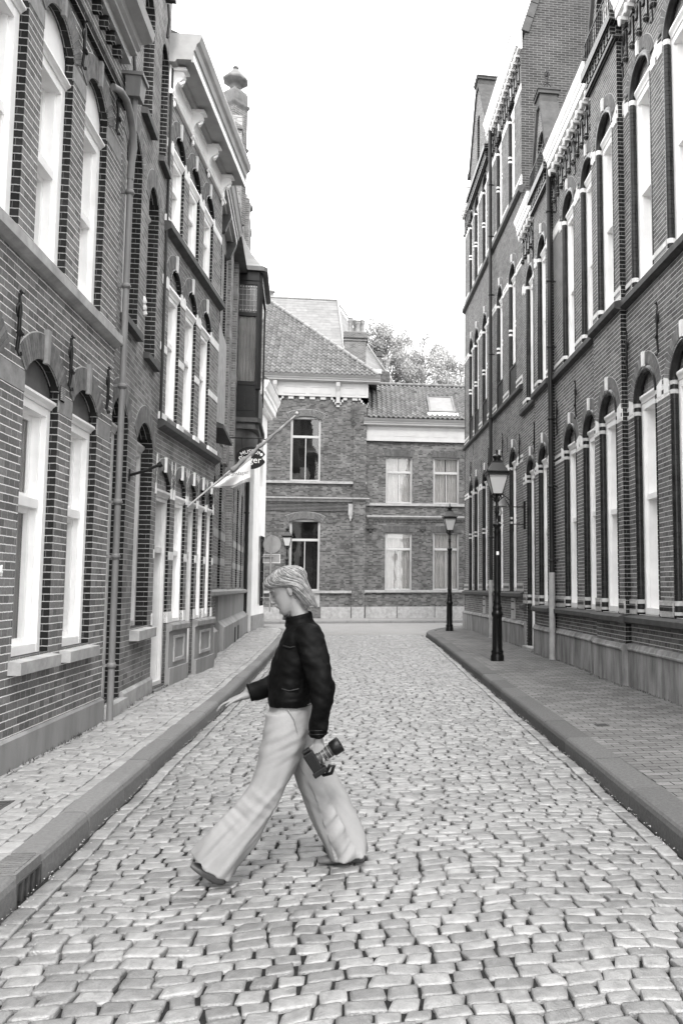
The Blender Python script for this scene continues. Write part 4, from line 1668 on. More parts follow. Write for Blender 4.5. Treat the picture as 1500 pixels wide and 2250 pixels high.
# brick buttress piers carrying the pinnacles
def pinnacle(parent, fac, s, n, zb, zt, w, name='pinnacle', rot=pi / 4):
    """brick pier with stone collars, drip moulds and an onion finial"""
    m = MB(fac)
    R = w * .5 * sqrt(2)
    m.lathe(s, n, [(R, zb), (R, zt)], 4, 0, rot + pi / 4, False)
    o = m.build(name, ['brick_chim'], parent)
    q = MB(fac)
    h = zt - zb
    for k in (.0, .36):
        z = zt - h * k if k else zt
        q.lathe(s, n, [(R * .98, z - .16), (R * 1.16, z - .05), (R * 1.18, z), (R * 1.0, z + .04)], 4, 0, rot + pi / 4, False)
    q.lathe(s, n, [(R * 1.0, zt + .04), (R * 1.0, zt + .32), (R * .9, zt + .40), (R * .5, zt + .50)], 4, 0, rot + pi / 4, False)
    q.lathe(s, n, [(R * .44, zt + .50), (R * .40, zt + .56), (R * .52, zt + .63), (R * .98, zt + .72), (R * 1.02, zt + .77), (R * .90, zt + .83),
                   (R * .55, zt + .97), (R * .24, zt + 1.10), (R * .14, zt + 1.14)], 8, 0, rot + pi / 8, True)
    q.lathe(s, n, [(R * .2, zt + 1.14), (R * .24, zt + 1.18), (R * .15, zt + 1.22), (.01, zt + 1.24)], 8)
    q.build('finial_stone', ['pinnacle_stone'], o)
    return o


m = MB(F4)
m.box(S4(21.9), S4(22.4), -.3, .10, 1.5, 12.4, 0)
m.box(S4(20.3), S4(20.9), -.3, .07, 4.5, 10.9, 0)
m.box(S4(25.4), S4(26.0), -.3, .10, 9.0, 13.5, 0)
m.build('buttress', ['brick_l2'], B4)
m = MB(F4)
for s0, s1, nn, zz in ((S4(21.9), S4(22.4), .10, (4.55, 6.9, 9.2, 11.7)), (S4(20.3), S4(20.9), .07, (5.2, 7.6, 9.9))):
    for z in zz:
        m.box(s0 - .006, s1 + .006, 0, nn + .006, z, z + .22)
m.build('quoin_band', ['stone'], B4)
m = MB(F4)
m.extn([(S4(21.2), 10.0), (S4(27.6), 10.0), (S4(27.2), 12.4), (S4(25.9), 12.6), (S4(25.4), 15.1), (S4(23.6), 15.1), (S4(23.0), 12.6), (S4(21.6), 12.4)], -.02, -.5)
m.build('gable', ['brick_l2'], B4)
pinnacle(B4, F4, S4(24.0), -.28, 12.0, 15.60, .52)
m = MB(F4)
m.box(S4(23.45), S4(23.8), -.5, -.05, 12.5, 14.6)
m.ext([(-.55, 14.6), (.0, 14.6), (.0, 14.68), (-.3, 14.85), (-.55, 14.68)], S4(23.4), S4(23.84))
m.build('gable_step', ['brick_chim'], B4)
pinnacle(B4, F4, S4(22.15), -.22, 9.6, 12.75, .40, rot=0)
pinnacle(B4, F4, S4(26.6), -.10, 11.0, 12.95, .36, rot=0)
downpipe(B4, F4, S4(28.1), .10, .1, 8.0, .06, 'pipe_dark', [1.4, 4.0, 6.5])

# the timber oriel is a part of the house
y0, y1 = 22.7, 25.2
s0, s1 = S4(y0), S4(y1)
oz = [(s0, 0), (s0, .58), (s0 + .12, .66), (s1 - .12, .66), (s1, .58), (s1, 0)]
m = MB(F4)
m.extz(oz, 6.1, 7.0, 0)
m.box(s0 - .012, s0, .06, .30, 6.30, 6.82)
m.box(s0 - .012, s0, .34, .54, 6.30, 6.82)
m.extz([(s0 - .02, 0), (s0 - .02, .09), (s0 + .07, .09), (s0 + .07, 0)], 7.0, 9.85)
m.extz([(s0 - .03, .56), (s0 - .01, .62), (s0 + .11, .70), (s0 + .16, .66), (s0 + .10, .54)], 6.9, 9.9)
m.extz([(s1 - .10, .56), (s1 - .10, .68), (s1, .64), (s1, .56)], 6.9, 9.9)
m.box(s0 - .015, s0 + .06, .0, .60, 8.91, 9.01)
m.box(s0 - .015, s0 + .06, .0, .60, 7.0, 7.10)
m.box(s0 - .015, s0 + .06, .0, .60, 9.79, 9.95)
m.extz([(a + (0 if abs(a - s0) > .5 else -.04), b + .03) for a, b in oz], 9.9, 10.15)
ori = m.build('oriel', ['dark_wood'], B4)
m = MB(F4)
m.quad((s0 + .02, .08, 7.08), (s0 + .02, .58, 7.08), (s0 + .02, .58, 8.93), (s0 + .02, .08, 8.93))
m.quad((s0 + .15, .655, 7.0), (s1 - .15, .655, 7.0), (s1 - .15, .655, 9.8), (s0 + .15, .655, 9.8))
m.build('pane', ['glass'], ori)
m = MB(F4)
m.quad((s0 + .02, .08, 9.0), (s0 + .02, .58, 9.0), (s0 + .02, .58, 9.8), (s0 + .02, .08, 9.8))
m.build('leaded_light', ['leadglass'], ori)
m = MB(F4)
for i in range(7):
    for z in (9.06, 9.72):
        m.lathe(s0 + .015, .12 + i * .07, [(.018, z), (.022, z + .015), (.018, z + .03)], 6)
for z in (9.2, 9.35, 9.5, 9.65):
    m.box(s0 + .012, s0 + .017, .08, .58, z, z + .008)
for i in range(4):
    m.box(s0 + .012, s0 + .017, .18 + i * .1, .186 + i * .1, 9.0, 9.8)
m.build('leading', ['stone_light'], ori)
m = MB(F4)
prev = None
for i in range(30):
    n = .10 + i * .48 / 29
    q = (m.vert(s0 + .09 + .02 * sin(i * 1.3), n, 7.05), m.vert(s0 + .09 + .02 * sin(i * 1.3), n, 8.95))
    if prev:
        m.face((prev[0], q[0], q[1], prev[1]), 0, True)
    prev = q
m.build('curtain', ['curtain'], ori)
m = MB(F4)
L1 = [(a + (-.07 if a < s0 + .5 else .07), b + (.07 if b > .3 else 0)) for a, b in oz]
m.extz(L1, 5.98, 6.1)
m.extz([(a + (-.02 if a < s0 + .5 else .02), b) for a, b in oz], 5.80, 5.98)
m.build('oriel_ledge', ['stone_dark'], ori)
m = MB(F4)
pr = []
N = 10
for k in range(N + 1):
    t = k / N * pi / 2
    pr.append((cos(t), 5.80 - .62 * sin(t)))
rings = []
for f, z in pr:
    rings.append([m.vert((s0 + s1) / 2 + ((s1 - s0) / 2 - .06) * (f * .6 + .4) * cos(u * pi / 16), .60 * max(f, .02) * sin(u * pi / 16) ** .7 if 0 < u < 16 else 0, z)
                  for u in range(17)])
for a, b in zip(rings, rings[1:]):
    for k in range(16):
        m.face((a[k], a[k + 1], b[k + 1], b[k]), 0, True)
m.build('oriel_corbel', ['grey_wood'], ori)
m = MB(F4)
e = [(a + (-.13 if a < s0 + .5 else .13), b + (.16 if b > .3 else 0)) for a, b in oz]
prf = [(1.0, 10.15, 0), (1.0, 10.26, 0)]
a_ = [m.vert(s, n, 10.16) for s, n in e]
b_ = [m.vert(s, n, 10.28) for s, n in e]
m.face(a_[::-1])
for i in range(6):
    j = (i + 1) % 6
    m.face((a_[i], a_[j], b_[j], b_[i]))
prev = b_
cs = (s0 + s1) / 2
for f, z in ((.80, 10.44), (.62, 10.66), (.42, 10.95), (.22, 11.3), (.02, 11.75)):
    cur = [m.vert(cs + (s - cs) * f, n * f, z) for s, n in e]
    for i in range(6):
        j = (i + 1) % 6
        m.face((prev[i], prev[j], cur[j], cur[i]), 1)
    prev = cur
m.build('oriel_roof', ['lead', 'slate_far'], ori)

# ---- B5 white corner house
F5 = Fac(-3.47, 28.24, .02, 1, 1)
B5 = thing('white_corner_house', (-3.47, 29.5, .12), 'white plastered corner house with projecting cornice at the far end of the left row', 'building')
o5 = [outline(1.5, 2.3, .95, 3.35, 0), outline(1.3, 2.1, 4.9, 6.9, 0)]
wall(B5, F5, 0, 3.0, .05, 8.1, o5, ['plaster', 'plaster'], .12, 4.0)
window(B5, F5, 1.5, 2.3, .95, 3.35, 0, .12, head=3.35, head_h=0, frame='dark_wood', jw=.05)
window(B5, F5, 1.3, 2.1, 4.9, 6.9, 0, .12, head=6.9, head_h=0, jw=.05)
m = MB(F5)
for i in range(5):
    s = 1.5 + i * .2
    m.tube([(s, .07, .92), (s, .07, 3.35)], .014, 6)
for z in (1.1, 2.1, 3.2):
    m.box(1.46, 2.34, .06, .08, z, z + .03)
m.build('window_bars', ['iron'], B5)
along(B5, F5, [(-.01, .05), (.03, .05), (.03, .62), (-.01, .63)], [(0.02, 3.03)], 'stone', 'plinth')
cornice(B5, F5, -.3, 3.1, 7.75, 8.45, .46, 'white_paint')
m = MB(F5)
m.ext([(.45, 8.46), (-2, 10.3), (-4, 8.46)], -.3, 3.1)
m.build('roof', ['slate'], B5)

# ---- museum sign board on its bracket
sg = thing('hanging_sign', (-3.28, 21.3, 5.3), 'black palette-shaped museum board hanging from an iron bracket below the oriel', 'sign')
m = MB()
m.tube([(-3.30, 21.3, 5.30), (-2.5, 21.3, 5.30), (-2.36, 21.3, 5.27), (-2.28, 21.3, 5.33), (-2.20, 21.3, 5.33)], .016, 8)
m.tube([(-3.3, 21.3, 5.20), (-3.3, 21.3, 5.42)], .03, 8)
m.tube([(-2.95, 21.3, 5.3), (-2.92, 21.3, 5.02)], .008, 6)
m.tube([(-2.52, 21.3, 5.3), (-2.52, 21.3, 5.02)], .008, 6)
m.build('bracket', ['iron'], sg)
m = MB()
pts = []
for k in range(48):
    a = 2 * pi * k / 48
    r = 1.0
    d = abs(((a - 0.02 + pi) % (2 * pi)) - pi)
    if d < .42:
        r -= .30 * (1 + cos(d / .42 * pi)) / 2
    pts.append((-2.70 + .365 * r * cos(a), 4.795 + .285 * r * sin(a) * (1 - .08 * cos(a))))
m.extn([(x, z) for x, z in pts], 21.285, 21.315)
m.build('board', ['sign_black'], sg)
m = MB()
for z in (4.83,):
    m.tube([(-2.45, 21.28, 4.885), (-2.45, 21.29, 4.885)], .034, 12)
m.build('paint_spot', ['flag_cloth'], sg)
RX = Matrix(((1, 0, 0, 0), (0, 0, -1, 0), (0, 1, 0, 0), (0, 0, 0, 1)))
text_mesh('MUSEUM', .135, 'lettering', 'flag_cloth', sg, Matrix.Translation((-2.70, 21.28, 4.955)) @ RX, .003, 1.05, bend=.42)
text_mesh('Slager', .235, 'lettering', 'flag_cloth', sg, Matrix.Translation((-2.73, 21.28, 4.74)) @ RX, .003)

# ---- flag on its pole
fl = thing('flag', (-2.76, 13.85, 2.83), 'pale museum flag half furled round a slanting pole above the left footway', 'flag')
A = Vector((-2.77, 13.86, 2.82))
T = Vector((-1.075, 14.3, 4.505))
m = MB()
m.tube([tuple(A), tuple(T)], [.016, .012], 8)
m.lathe(T.x, T.y, [(.01, T.z - .02), (.035, T.z), (.03, T.z + .03), (.005, T.z + .05)], 8)
m.build('pole', ['gutter_paint'], fl)
m = MB()
n = 26
pts, rad = [], []
for k in range(n + 1):
    t = .40 + .58 * k / n
    p = A.lerp(T, t)
    pts.append((p.x, p.y - .012, p.z - .02 - .01 * sin(k)))
    rad.append((.042 * (1 - .6 * k / n) + .010 * sin(k * 1.7)) * (1 if k < n else .3))
m.tube(pts, rad, 9)
m.build('furled_cloth', ['flag_grey'], fl)
m = MB()
U, V_ = 26, 14
P0, P1 = A.lerp(T, .2), A.lerp(T, .585)
gr = []
for i in range(U + 1):
    u = i / U
    top = P0.lerp(P1, u)
    bot = Vector((-2.42 + .62 * u, 0, 3.18 + .13 * u - .05 * sin(u * pi)))
    row = []
    for j in range(V_ + 1):
        v = j / V_
        x = top.x + (bot.x - top.x) * v
        z = top.z + (bot.z - top.z) * v
        y = top.y - .02 + .09 * v * sin(u * 11 + v * 2) + .03 * sin(v * 7 + u * 3)
        row.append(m.vert(x, y, z))
    gr.append(row)
for i in range(U):
    for j in range(V_):
        mi = 1 if (j < 4 or j >= V_ - 2) else 0
        m.face((gr[i][j], gr[i + 1][j], gr[i + 1][j + 1], gr[i][j + 1]), mi, True)
m.build('hanging_cloth', ['flag_cloth', 'sign_back'], fl)
text_mesh('museumslager', .085, 'lettering', 'sign_black', fl,
          Matrix.Translation((-2.04, 13.90, 3.40)) @ Matrix.Rotation(-.16, 4, 'Y') @ RX, .001)

# ================================================================== ACROSS THE END
FF = Fac(0, 39.8, 1, 0, 1)
FA = thing('corner_brick_house', (-2, 39.8, .12), 'brick house facing down the street with white bracketed frieze and tiled hip roof', 'building')
wins = [(-3.26, -1.86), (-7.0, -5.6)]
ops = [outline(a, b, 6.56, 9.50, .16) for a, b in wins] + [outline(a + .04, b + .04, 1.40, 4.60, .16) for a, b in wins]
wall(FA, FF, -9.5, .31, .05, 11.5, ops, ['brick_far', 'brick_far'], .08, 8.0)
for a, b in wins:
    window(FA, FF, a, b, 6.56, 9.50, .16, .08, head=9.60, jw=.05, cd=.08, frame='far_paint', mw=.02, rail=.70, mull=True, head_h=0, glass='glass_far', bw=.02)
    window(FA, FF, a + .04, b + .04, 1.40, 4.60, .16, .08, head=4.70, jw=.05, cd=.08, frame='far_paint', mw=.02, rail=.72, mull=True, head_h=0, glass='glass_far', bw=.02)
    for (dx, z) in ((0, 9.50), (.04, 4.60)):
        arch_ring(FA, FF, a + dx - .08, b + dx + .08, z + .0, .18, .32, .01, 30, 'arch_brick_far', gap=.15)
    m = MB(FF)
    m.box(a + .0, b + .08, 0, .03, .64, 1.28)
    m.build('window_apron', ['stone'], FA)
m = MB(FF)
m.box(-.31, .29, 0, .12, .64, 10.3)
m.build('pilaster', ['brick_far'], FA)
band(FA, FF, -9.5, .33, 6.44, 6.56, .10, 'stone', 'string_course')
along(FA, FF, [(-.01, 5.56), (.08, 5.58), (.12, 5.66), (.22, 5.72), (.22, 5.77), (-.01, 5.80)], [(-9.5, .48)], 'stone', 'string_course')
band(FA, FF, -9.5, -.36, 5.12, 5.50, .02, 'brick_dark', 'soldier_course')
band(FA, FF, -9.5, .33, 1.28, 1.40, .10, 'stone', 'sill_course')
m = MB(FF)
for a, b in ((-9.5, -3.25), (-1.73, -.33), (-.31, .29)):
    m.box(a + .01, b - .01, 0, .06 if b < 0 else .16, .05, .64)
m.build('plinth', ['stone'], FA)
m = MB(FF)
m.box(-9.5, .36, -.01, .10, 10.62, 11.32)
for k in range(40):
    x = -9.4 + k * .5
    if x < .1:
        m.box(x, x + .25, -.01, .06, 10.48, 10.62)
for x in (-3.95, -1.07, .25):
    st_ = [(.34, 10.5), (.24, 10.38), (.16, 10.26), (.08, 10.14)]
    for w, z in st_:
        m.box(x - w, min(x + w, .36), -.01, .065, z, 10.63)
m.build('frieze', ['far_paint'], FA)
m = MB(FF)
for a, b in ((-3.6, -2.6), (-2.4, -1.4), (-.8, -.25), (-.1, .25), (-6.6, -4.4)):
    for q in ((a, b, 10.74, 10.77), (a, b, 11.05, 11.08)):
        m.box(q[0], q[1], .10, .115, q[2], q[3])
    m.box(a, a + .03, .10, .115, 10.77, 11.05)
    m.box(b - .03, b, .10, .115, 10.77, 11.05)
m.build('frieze_panel', ['far_paint'], FA)
cornice(FA, FF, -9.5, .92, 11.30, 11.62, .50, 'far_paint')
for x in (-4.0, -1.07):
    m = MB(FF)
    m.ext([(.10, 10.3), (.16, 10.32), (.17, 10.6), (.22, 10.85), (.34, 11.1), (.36, 11.28), (.10, 11.28)], x - .09, x + .09)
    m.build('console', ['far_paint'], FA)
m = MB(FF)
m.box(-.52, -.30, 0, .08, 4.95, 5.50)
m.box(-.48, -.34, 0, .08, 4.80, 4.95)
m.box(-.44, -.38, 0, .08, 4.68, 4.80)
m.build('stepped_corbel', ['stone'], FA)


def pantiles(parent, x0, x1, Y0, z0, slope, L, clip=None, tw=.235, tl=.30, name='roof', skip=None, mat='tile'):
    m = MB()
    k = sqrt(1 + slope * slope)
    nr = int(L / tl)
    nc = int((x1 - x0) / tw)
    for r in range(nr):
        t0 = r * tl
        for c in range(nc):
            xa = x0 + c * tw
            if clip and not clip(xa + tw / 2, t0):
                continue
            if skip and skip(xa + tw / 2, t0):
                continue
            j = random.uniform(-.008, .008)
            ra, rb = [], []
            for q in range(7):
                u = q / 6
                h = .045 * sin(u * 2 * pi * .98 + .4) + (.02 if u > .85 else 0)
                for lst, t, dz in ((ra, t0 - .03, .055), (rb, t0 + tl, .012)):
                    hh = h + dz + j
                    # offset along the roof normal
                    lst.append(m.vert(xa + u * tw * 1.04, Y0 + (t + 0) / k - hh * slope / k, z0 + t * slope / k + hh / k))
            ed = []
            for q in range(7):
                a = m.l[ra[q]]
                ed.append(m.vert(a[0], a[1] + .02 * slope / k, a[2] - .03))
            for q in range(6):
                m.face((ra[q], ra[q + 1], rb[q + 1], rb[q]), 0, True)
                m.face((ed[q], ed[q + 1], ra[q + 1], ra[q]), 0, False)
    return m.build(name, [mat], parent)


m = MB()
k_ = 5.9
m.face([m.vert(*p) for p in ((-9.5, 39.4, 11.60), (.8, 39.4, 11.60), (.8 - k_, 39.4 + k_, 11.6 + .93 * k_), (-9.5, 39.4 + k_, 11.6 + .93 * k_))])
m.face([m.vert(*p) for p in ((.8, 39.4, 11.60), (.8, 39.4 + 2 * k_, 11.60), (.8 - k_, 39.4 + k_, 11.6 + .93 * k_))])
m.face([m.vert(*p) for p in ((.8, 39.4 + 2 * k_, 11.6), (-9.5, 39.4 + 2 * k_, 11.6), (-9.5, 39.4 + k_, 11.6 + .93 * k_), (.8 - k_, 39.4 + k_, 11.6 + .93 * k_))])
m.build('roof_deck', ['stone_dark'], FA)
pantiles(FA, -9.4, .85, 39.33, 11.62, .93, k_ * sqrt(1 + .93 ** 2), clip=lambda x, t: x < .78 - t / sqrt(1 + .93 ** 2))
m = MB()
hp = [(.86 - t, 39.33 + t, 11.66 + .93 * t) for t in [k * .35 for k in range(18)]]
for a, b in zip(hp, hp[1:]):
    m.tube([a, (b[0] * .97 + a[0] * .03, b[1] * .97 + a[1] * .03, b[2] * .97 + a[2] * .03)], [.10, .085], 8)
m.build('hip_tiles', ['slate_far'], FA)

# right wing
FG = Fac(0, 39.9, 1, 0, 1)
FB = thing('low_brick_wing', (2.5, 39.9, .12), 'lower brick house with curtained white windows, white frieze and skylight on its tiled roof', 'building')
wb = [(1.24, 2.50), (3.52, 4.78), (6.0, 7.2)]
ops = [outline(a, b, 5.58, 7.82, .0) for a, b in wb] + [outline(a, b, 1.43, 4.17, 0) for a, b in wb]
wall(FB, FG, .30, 8.5, .05, 9.4, ops, ['brick_far', 'brick_far'], .10, 6.0)
for i, (a, b) in enumerate(wb):
    window(FB, FG, a, b, 5.58, 7.82, 0, .10, head=7.82, jw=.045, cd=.08, frame='far_paint', mw=.018, rail=.67, mull=True, head_h=0, glass='glass_far', curtain=[(0, .46), (.5, 1)], bw=.02)
    window(FB, FG, a, b, 1.43, 4.17, 0, .10, head=4.17, jw=.045, cd=.08, frame='far_paint', mw=.018, rail=.71, mull=True, head_h=0, glass='glass_far', curtain=[(0, .55), (.52, 1)],
           bw=.02, blind=.10 if i == 0 else 0)
    for z in (7.83, 4.18):
        m = MB(FG)
        n = 22
        c = (a + b) / 2
        for k in range(n):
            x0_, x1_ = a - .06 + (b - a + .12) * k / n + .006, a - .06 + (b - a + .12) * (k + 1) / n - .006
            f = 1.12
            m.extn([(x0_, z), (x1_, z), (c + (x1_ - c) * f, z + .32), (c + (x0_ - c) * f, z + .32)], 0, .012)
        m.build('flat_arch', ['arch_brick_far'], FB)
band(FB, FG, .30, 8.5, 5.44, 5.57, .10, 'stone', 'sill_course')
along(FB, FG, [(-.01, 4.80), (.06, 4.82), (.14, 4.90), (.14, 4.95), (-.01, 4.98)], [(.36, 8.5)], 'stone', 'string_course')
m = MB(FG)
for k in range(48):
    m.box(.42 + k * .165, .50 + k * .165, 0, .05, 4.66, 4.80)
m.build('dentils', ['brick_dark'], FB)
band(FB, FG, .30, 8.5, 1.31, 1.43, .10, 'stone', 'sill_course')
m = MB(FG)
for a, b in ((.34, 1.80), (1.84, 3.6), (3.63, 5.1), (5.13, 8.5)):
    m.box(a, b, 0, .06, .05, .64)
m.build('plinth', ['stone'], FB)
for x in (.53, 3.03):
    m = MB(FG)
    m.box(x - .10, x + .10, 0, .07, 4.28, 4.78)
    m.box(x - .16, x + .16, 0, .09, 4.32, 4.42)
    m.box(x - .05, x + .05, 0, .07, 4.2, 4.28)
    m.build('wall_corbel', ['brick_dark'], FB)
m = MB(FG)
m.box(.28, 8.5, 0, .09, 8.56, 9.3)
m.box(.28, 8.5, 0, .13, 8.56, 8.64)
for a, b in ((.55, 1.35), (1.6, 3.3), (3.5, 4.2), (4.4, 6.2)):
    m.box(a, b, .09, .10, 8.80, 8.82, 1)
    m.box(a, b, .09, .10, 9.14, 9.16, 1)
    m.box(a, a + .02, .09, .10, 8.82, 9.14, 1)
    m.box(b - .02, b, .09, .10, 8.82, 9.14, 1)
m.build('frieze', ['far_paint', 'far_paint'], FB)
cornice(FB, FG, .16, 8.5, 9.28, 9.60, .46, 'far_paint')
m = MB()
m.ext([(39.46, 9.60), (43.1, 12.1), (46.7, 9.6)], .32, 8.5)
m.build('roof_deck', ['stone_dark'], FB)
sl = .686
pantiles(FB, .34, 8.4, 39.42, 9.64, sl, 4.38, skip=lambda x, t: 3.28 < x < 4.66 and .55 < t < 2.75)
m = MB()
for k in range(27):
    m.tube([(.34 + k * .3, 43.05, 12.14), (.62 + k * .3, 43.05, 12.14)], [.11, .095], 8)
m.build('ridge_tiles', ['tile'], FB)


def rp(x, t, h):
    k = sqrt(1 + sl * sl)
    return (x, 39.46 + t / k - h * sl / k, 9.62 + t * sl / k + h / k)


def slab(m, x0, x1, t0, t1, h0, h1, mi=0):
    i = [m.vert(*rp(x, t, h)) for h in (h0, h1) for t in (t0, t1) for x in (x0, x1)]
    for q in ((0, 1, 3, 2), (4, 6, 7, 5), (0, 4, 5, 1), (2, 3, 7, 6), (0, 2, 6, 4), (1, 5, 7, 3)):
        m.face([i[k] for k in q], mi)


m = MB()
slab(m, 3.30, 4.62, .62, .74, 0, .16)
slab(m, 3.30, 4.62, 2.58, 2.68, 0, .16)
slab(m, 3.30, 3.40, .74, 2.58, 0, .16)
slab(m, 4.52, 4.62, .74, 2.58, 0, .16)
sk = m.build('skylight', ['lead'], FB)
m = MB()
slab(m, 3.40, 4.52, .74, 2.58, .08, .12)
m.build('pane', ['slate_far'], sk)
m = MB()
slab(m, 3.2, 4.72, .28, .62, .06, .10)
m.build('apron_flashing', ['white_stone'], sk)
for x in (.9, 2.75, 4.85):
    m = MB()
    slab(m, x - .07, x + .07, 3.2, 3.36, .05, .16)
    m.build('roof_vent', ['stone_dark'], FB)

# chimney and the steep slate roof behind
CH = thing('brick_chimney', (-.33, 46, 12), 'square brick chimney with three clay pots behind the hip roof', 'chimney')
m = MB()
m.box(-.93, .26, 45.6, 46.6, 11.6, 15.35)
m.box(-.98, .31, 45.55, 46.65, 15.15, 15.22)
m.build('stack', ['brick_chim'], CH)
m = MB()
m.box(-1.0, .33, 45.52, 46.68, 15.35, 15.5)
for k in range(12):
    m.box(-1.0 + k * .112, -.93 + k * .112, 45.50, 45.55, 15.30, 15.62)
m.box(-.97, .30, 45.56, 46.64, 15.5, 15.66)
m.build('cap', ['brick_chim'], CH)
for x, y, h in ((-.62, 46.0, .85), (-.34, 46.2, .80), (-.2, 45.9, .68), (.02, 46.1, .78)):
    m = MB()
    m.lathe(x, y, [(.13, 15.6), (.12, 15.64 + h * .8), (.15, 15.66 + h * .82), (.15, 15.64 + h)], 12)
    if h > .6:
        m.lathe(x, y, [(.18, 15.66 + h), (.10, 15.74 + h), (.02, 15.82 + h)], 12)
    m.build('chimney_pot', ['stone'], CH)
MH = thing('steep_slate_house', (-5, 60, 0), 'large house with tall steep pale slate roof rising behind the tiled hip roof', 'building')
m = MB()
m.box(-14, 2.0, 57.5, 66, 0, 16.6)
m.build('wall', ['brick_far'], MH)
m = MB()
v = [(-14.6, 57, 16.5), (-.95, 57, 16.5), (2.75, 62, 16.5), (2.75, 67, 16.5), (-14.6, 67, 16.5), (-13, 61.5, 22.9), (-1.80, 61.5, 22.9), (-1.8, 63, 22.9), (-13, 63, 22.9)]
i_ = [m.vert(*p) for p in v]
NSL = 26
def strip(m, A0, A1, B0, B1, n):
    A0, A1, B0, B1 = map(Vector, (A0, A1, B0, B1))
    for k in range(n):
        p = [A0.lerp(B0, k / n), A1.lerp(B1, k / n), A1.lerp(B1, (k + 1) / n + .02), A0.lerp(B0, (k + 1) / n + .02)]
        c = int((p[1] - p[0]).length / .8) + 1
        up = Vector((0, -.012, .02))
        for q in range(c):
            a, b = p[0].lerp(p[1], q / c), p[0].lerp(p[1], (q + 1) / c)
            d, e_ = p[3].lerp(p[2], q / c), p[3].lerp(p[2], (q + 1) / c)
            m.face([m.vert(*(a + up)), m.vert(*(b + up)), m.vert(*e_), m.vert(*d)])
strip(m, v[0], v[1], v[5], v[6], NSL)
strip(m, v[1], v[2], v[6], v[7], NSL)
strip(m, v[3], v[4], v[7], v[8], 8)
m.face([i_[q] for q in (0, 1, 6, 5)])
m.face([i_[q] for q in (1, 2, 7, 6)])
m.build('roof', ['slate_far'], MH)
m = MB()
m.tube([(-13, 61.5, 22.95), (-1.8, 61.5, 22.95)], .09, 6)
m.tube([(-1.8, 61.45, 22.95), (-.95, 56.95, 16.5)], .09, 6)
m.tube([(-1.8, 62, 22.95), (2.75, 62, 16.5)], .07, 6)
m.build('ridge', ['stone'], MH)
m = MB()
m.box(-14.8, 1.4, 56.6, 57.1, 16.2, 16.5, 0)
m.extz([(-.9, 56.7), (3.0, 61.9), (3.0, 67), (2.4, 67), (2.4, 62.1), (-1.3, 57.1)], 16.25, 16.5, 0)
for k in range(6):
    t = k / 6
    x, y = -.8 + 3.4 * t, 57.3 + 4.9 * t
    m.box(x - .12, x + .12, y - .3, y + .3, 15.95, 16.25, 1)
m.build('eaves', ['gutter_paint', 'stone_dark'], MH)
for x in (-9.3, -6.7):
    m = MB()
    m.lathe(x, 62.2, [(.16, 22.9), (.14, 23.5), (.28, 23.55), (.28, 23.65), (.05, 23.75)], 10)
    m.build('vent_pipe', ['stone'], MH)
m = MB()
m.box(1.1, 1.5, 59.3, 59.6, 18.2, 18.5)
m.build('roof_hatch', ['stone_dark'], MH)

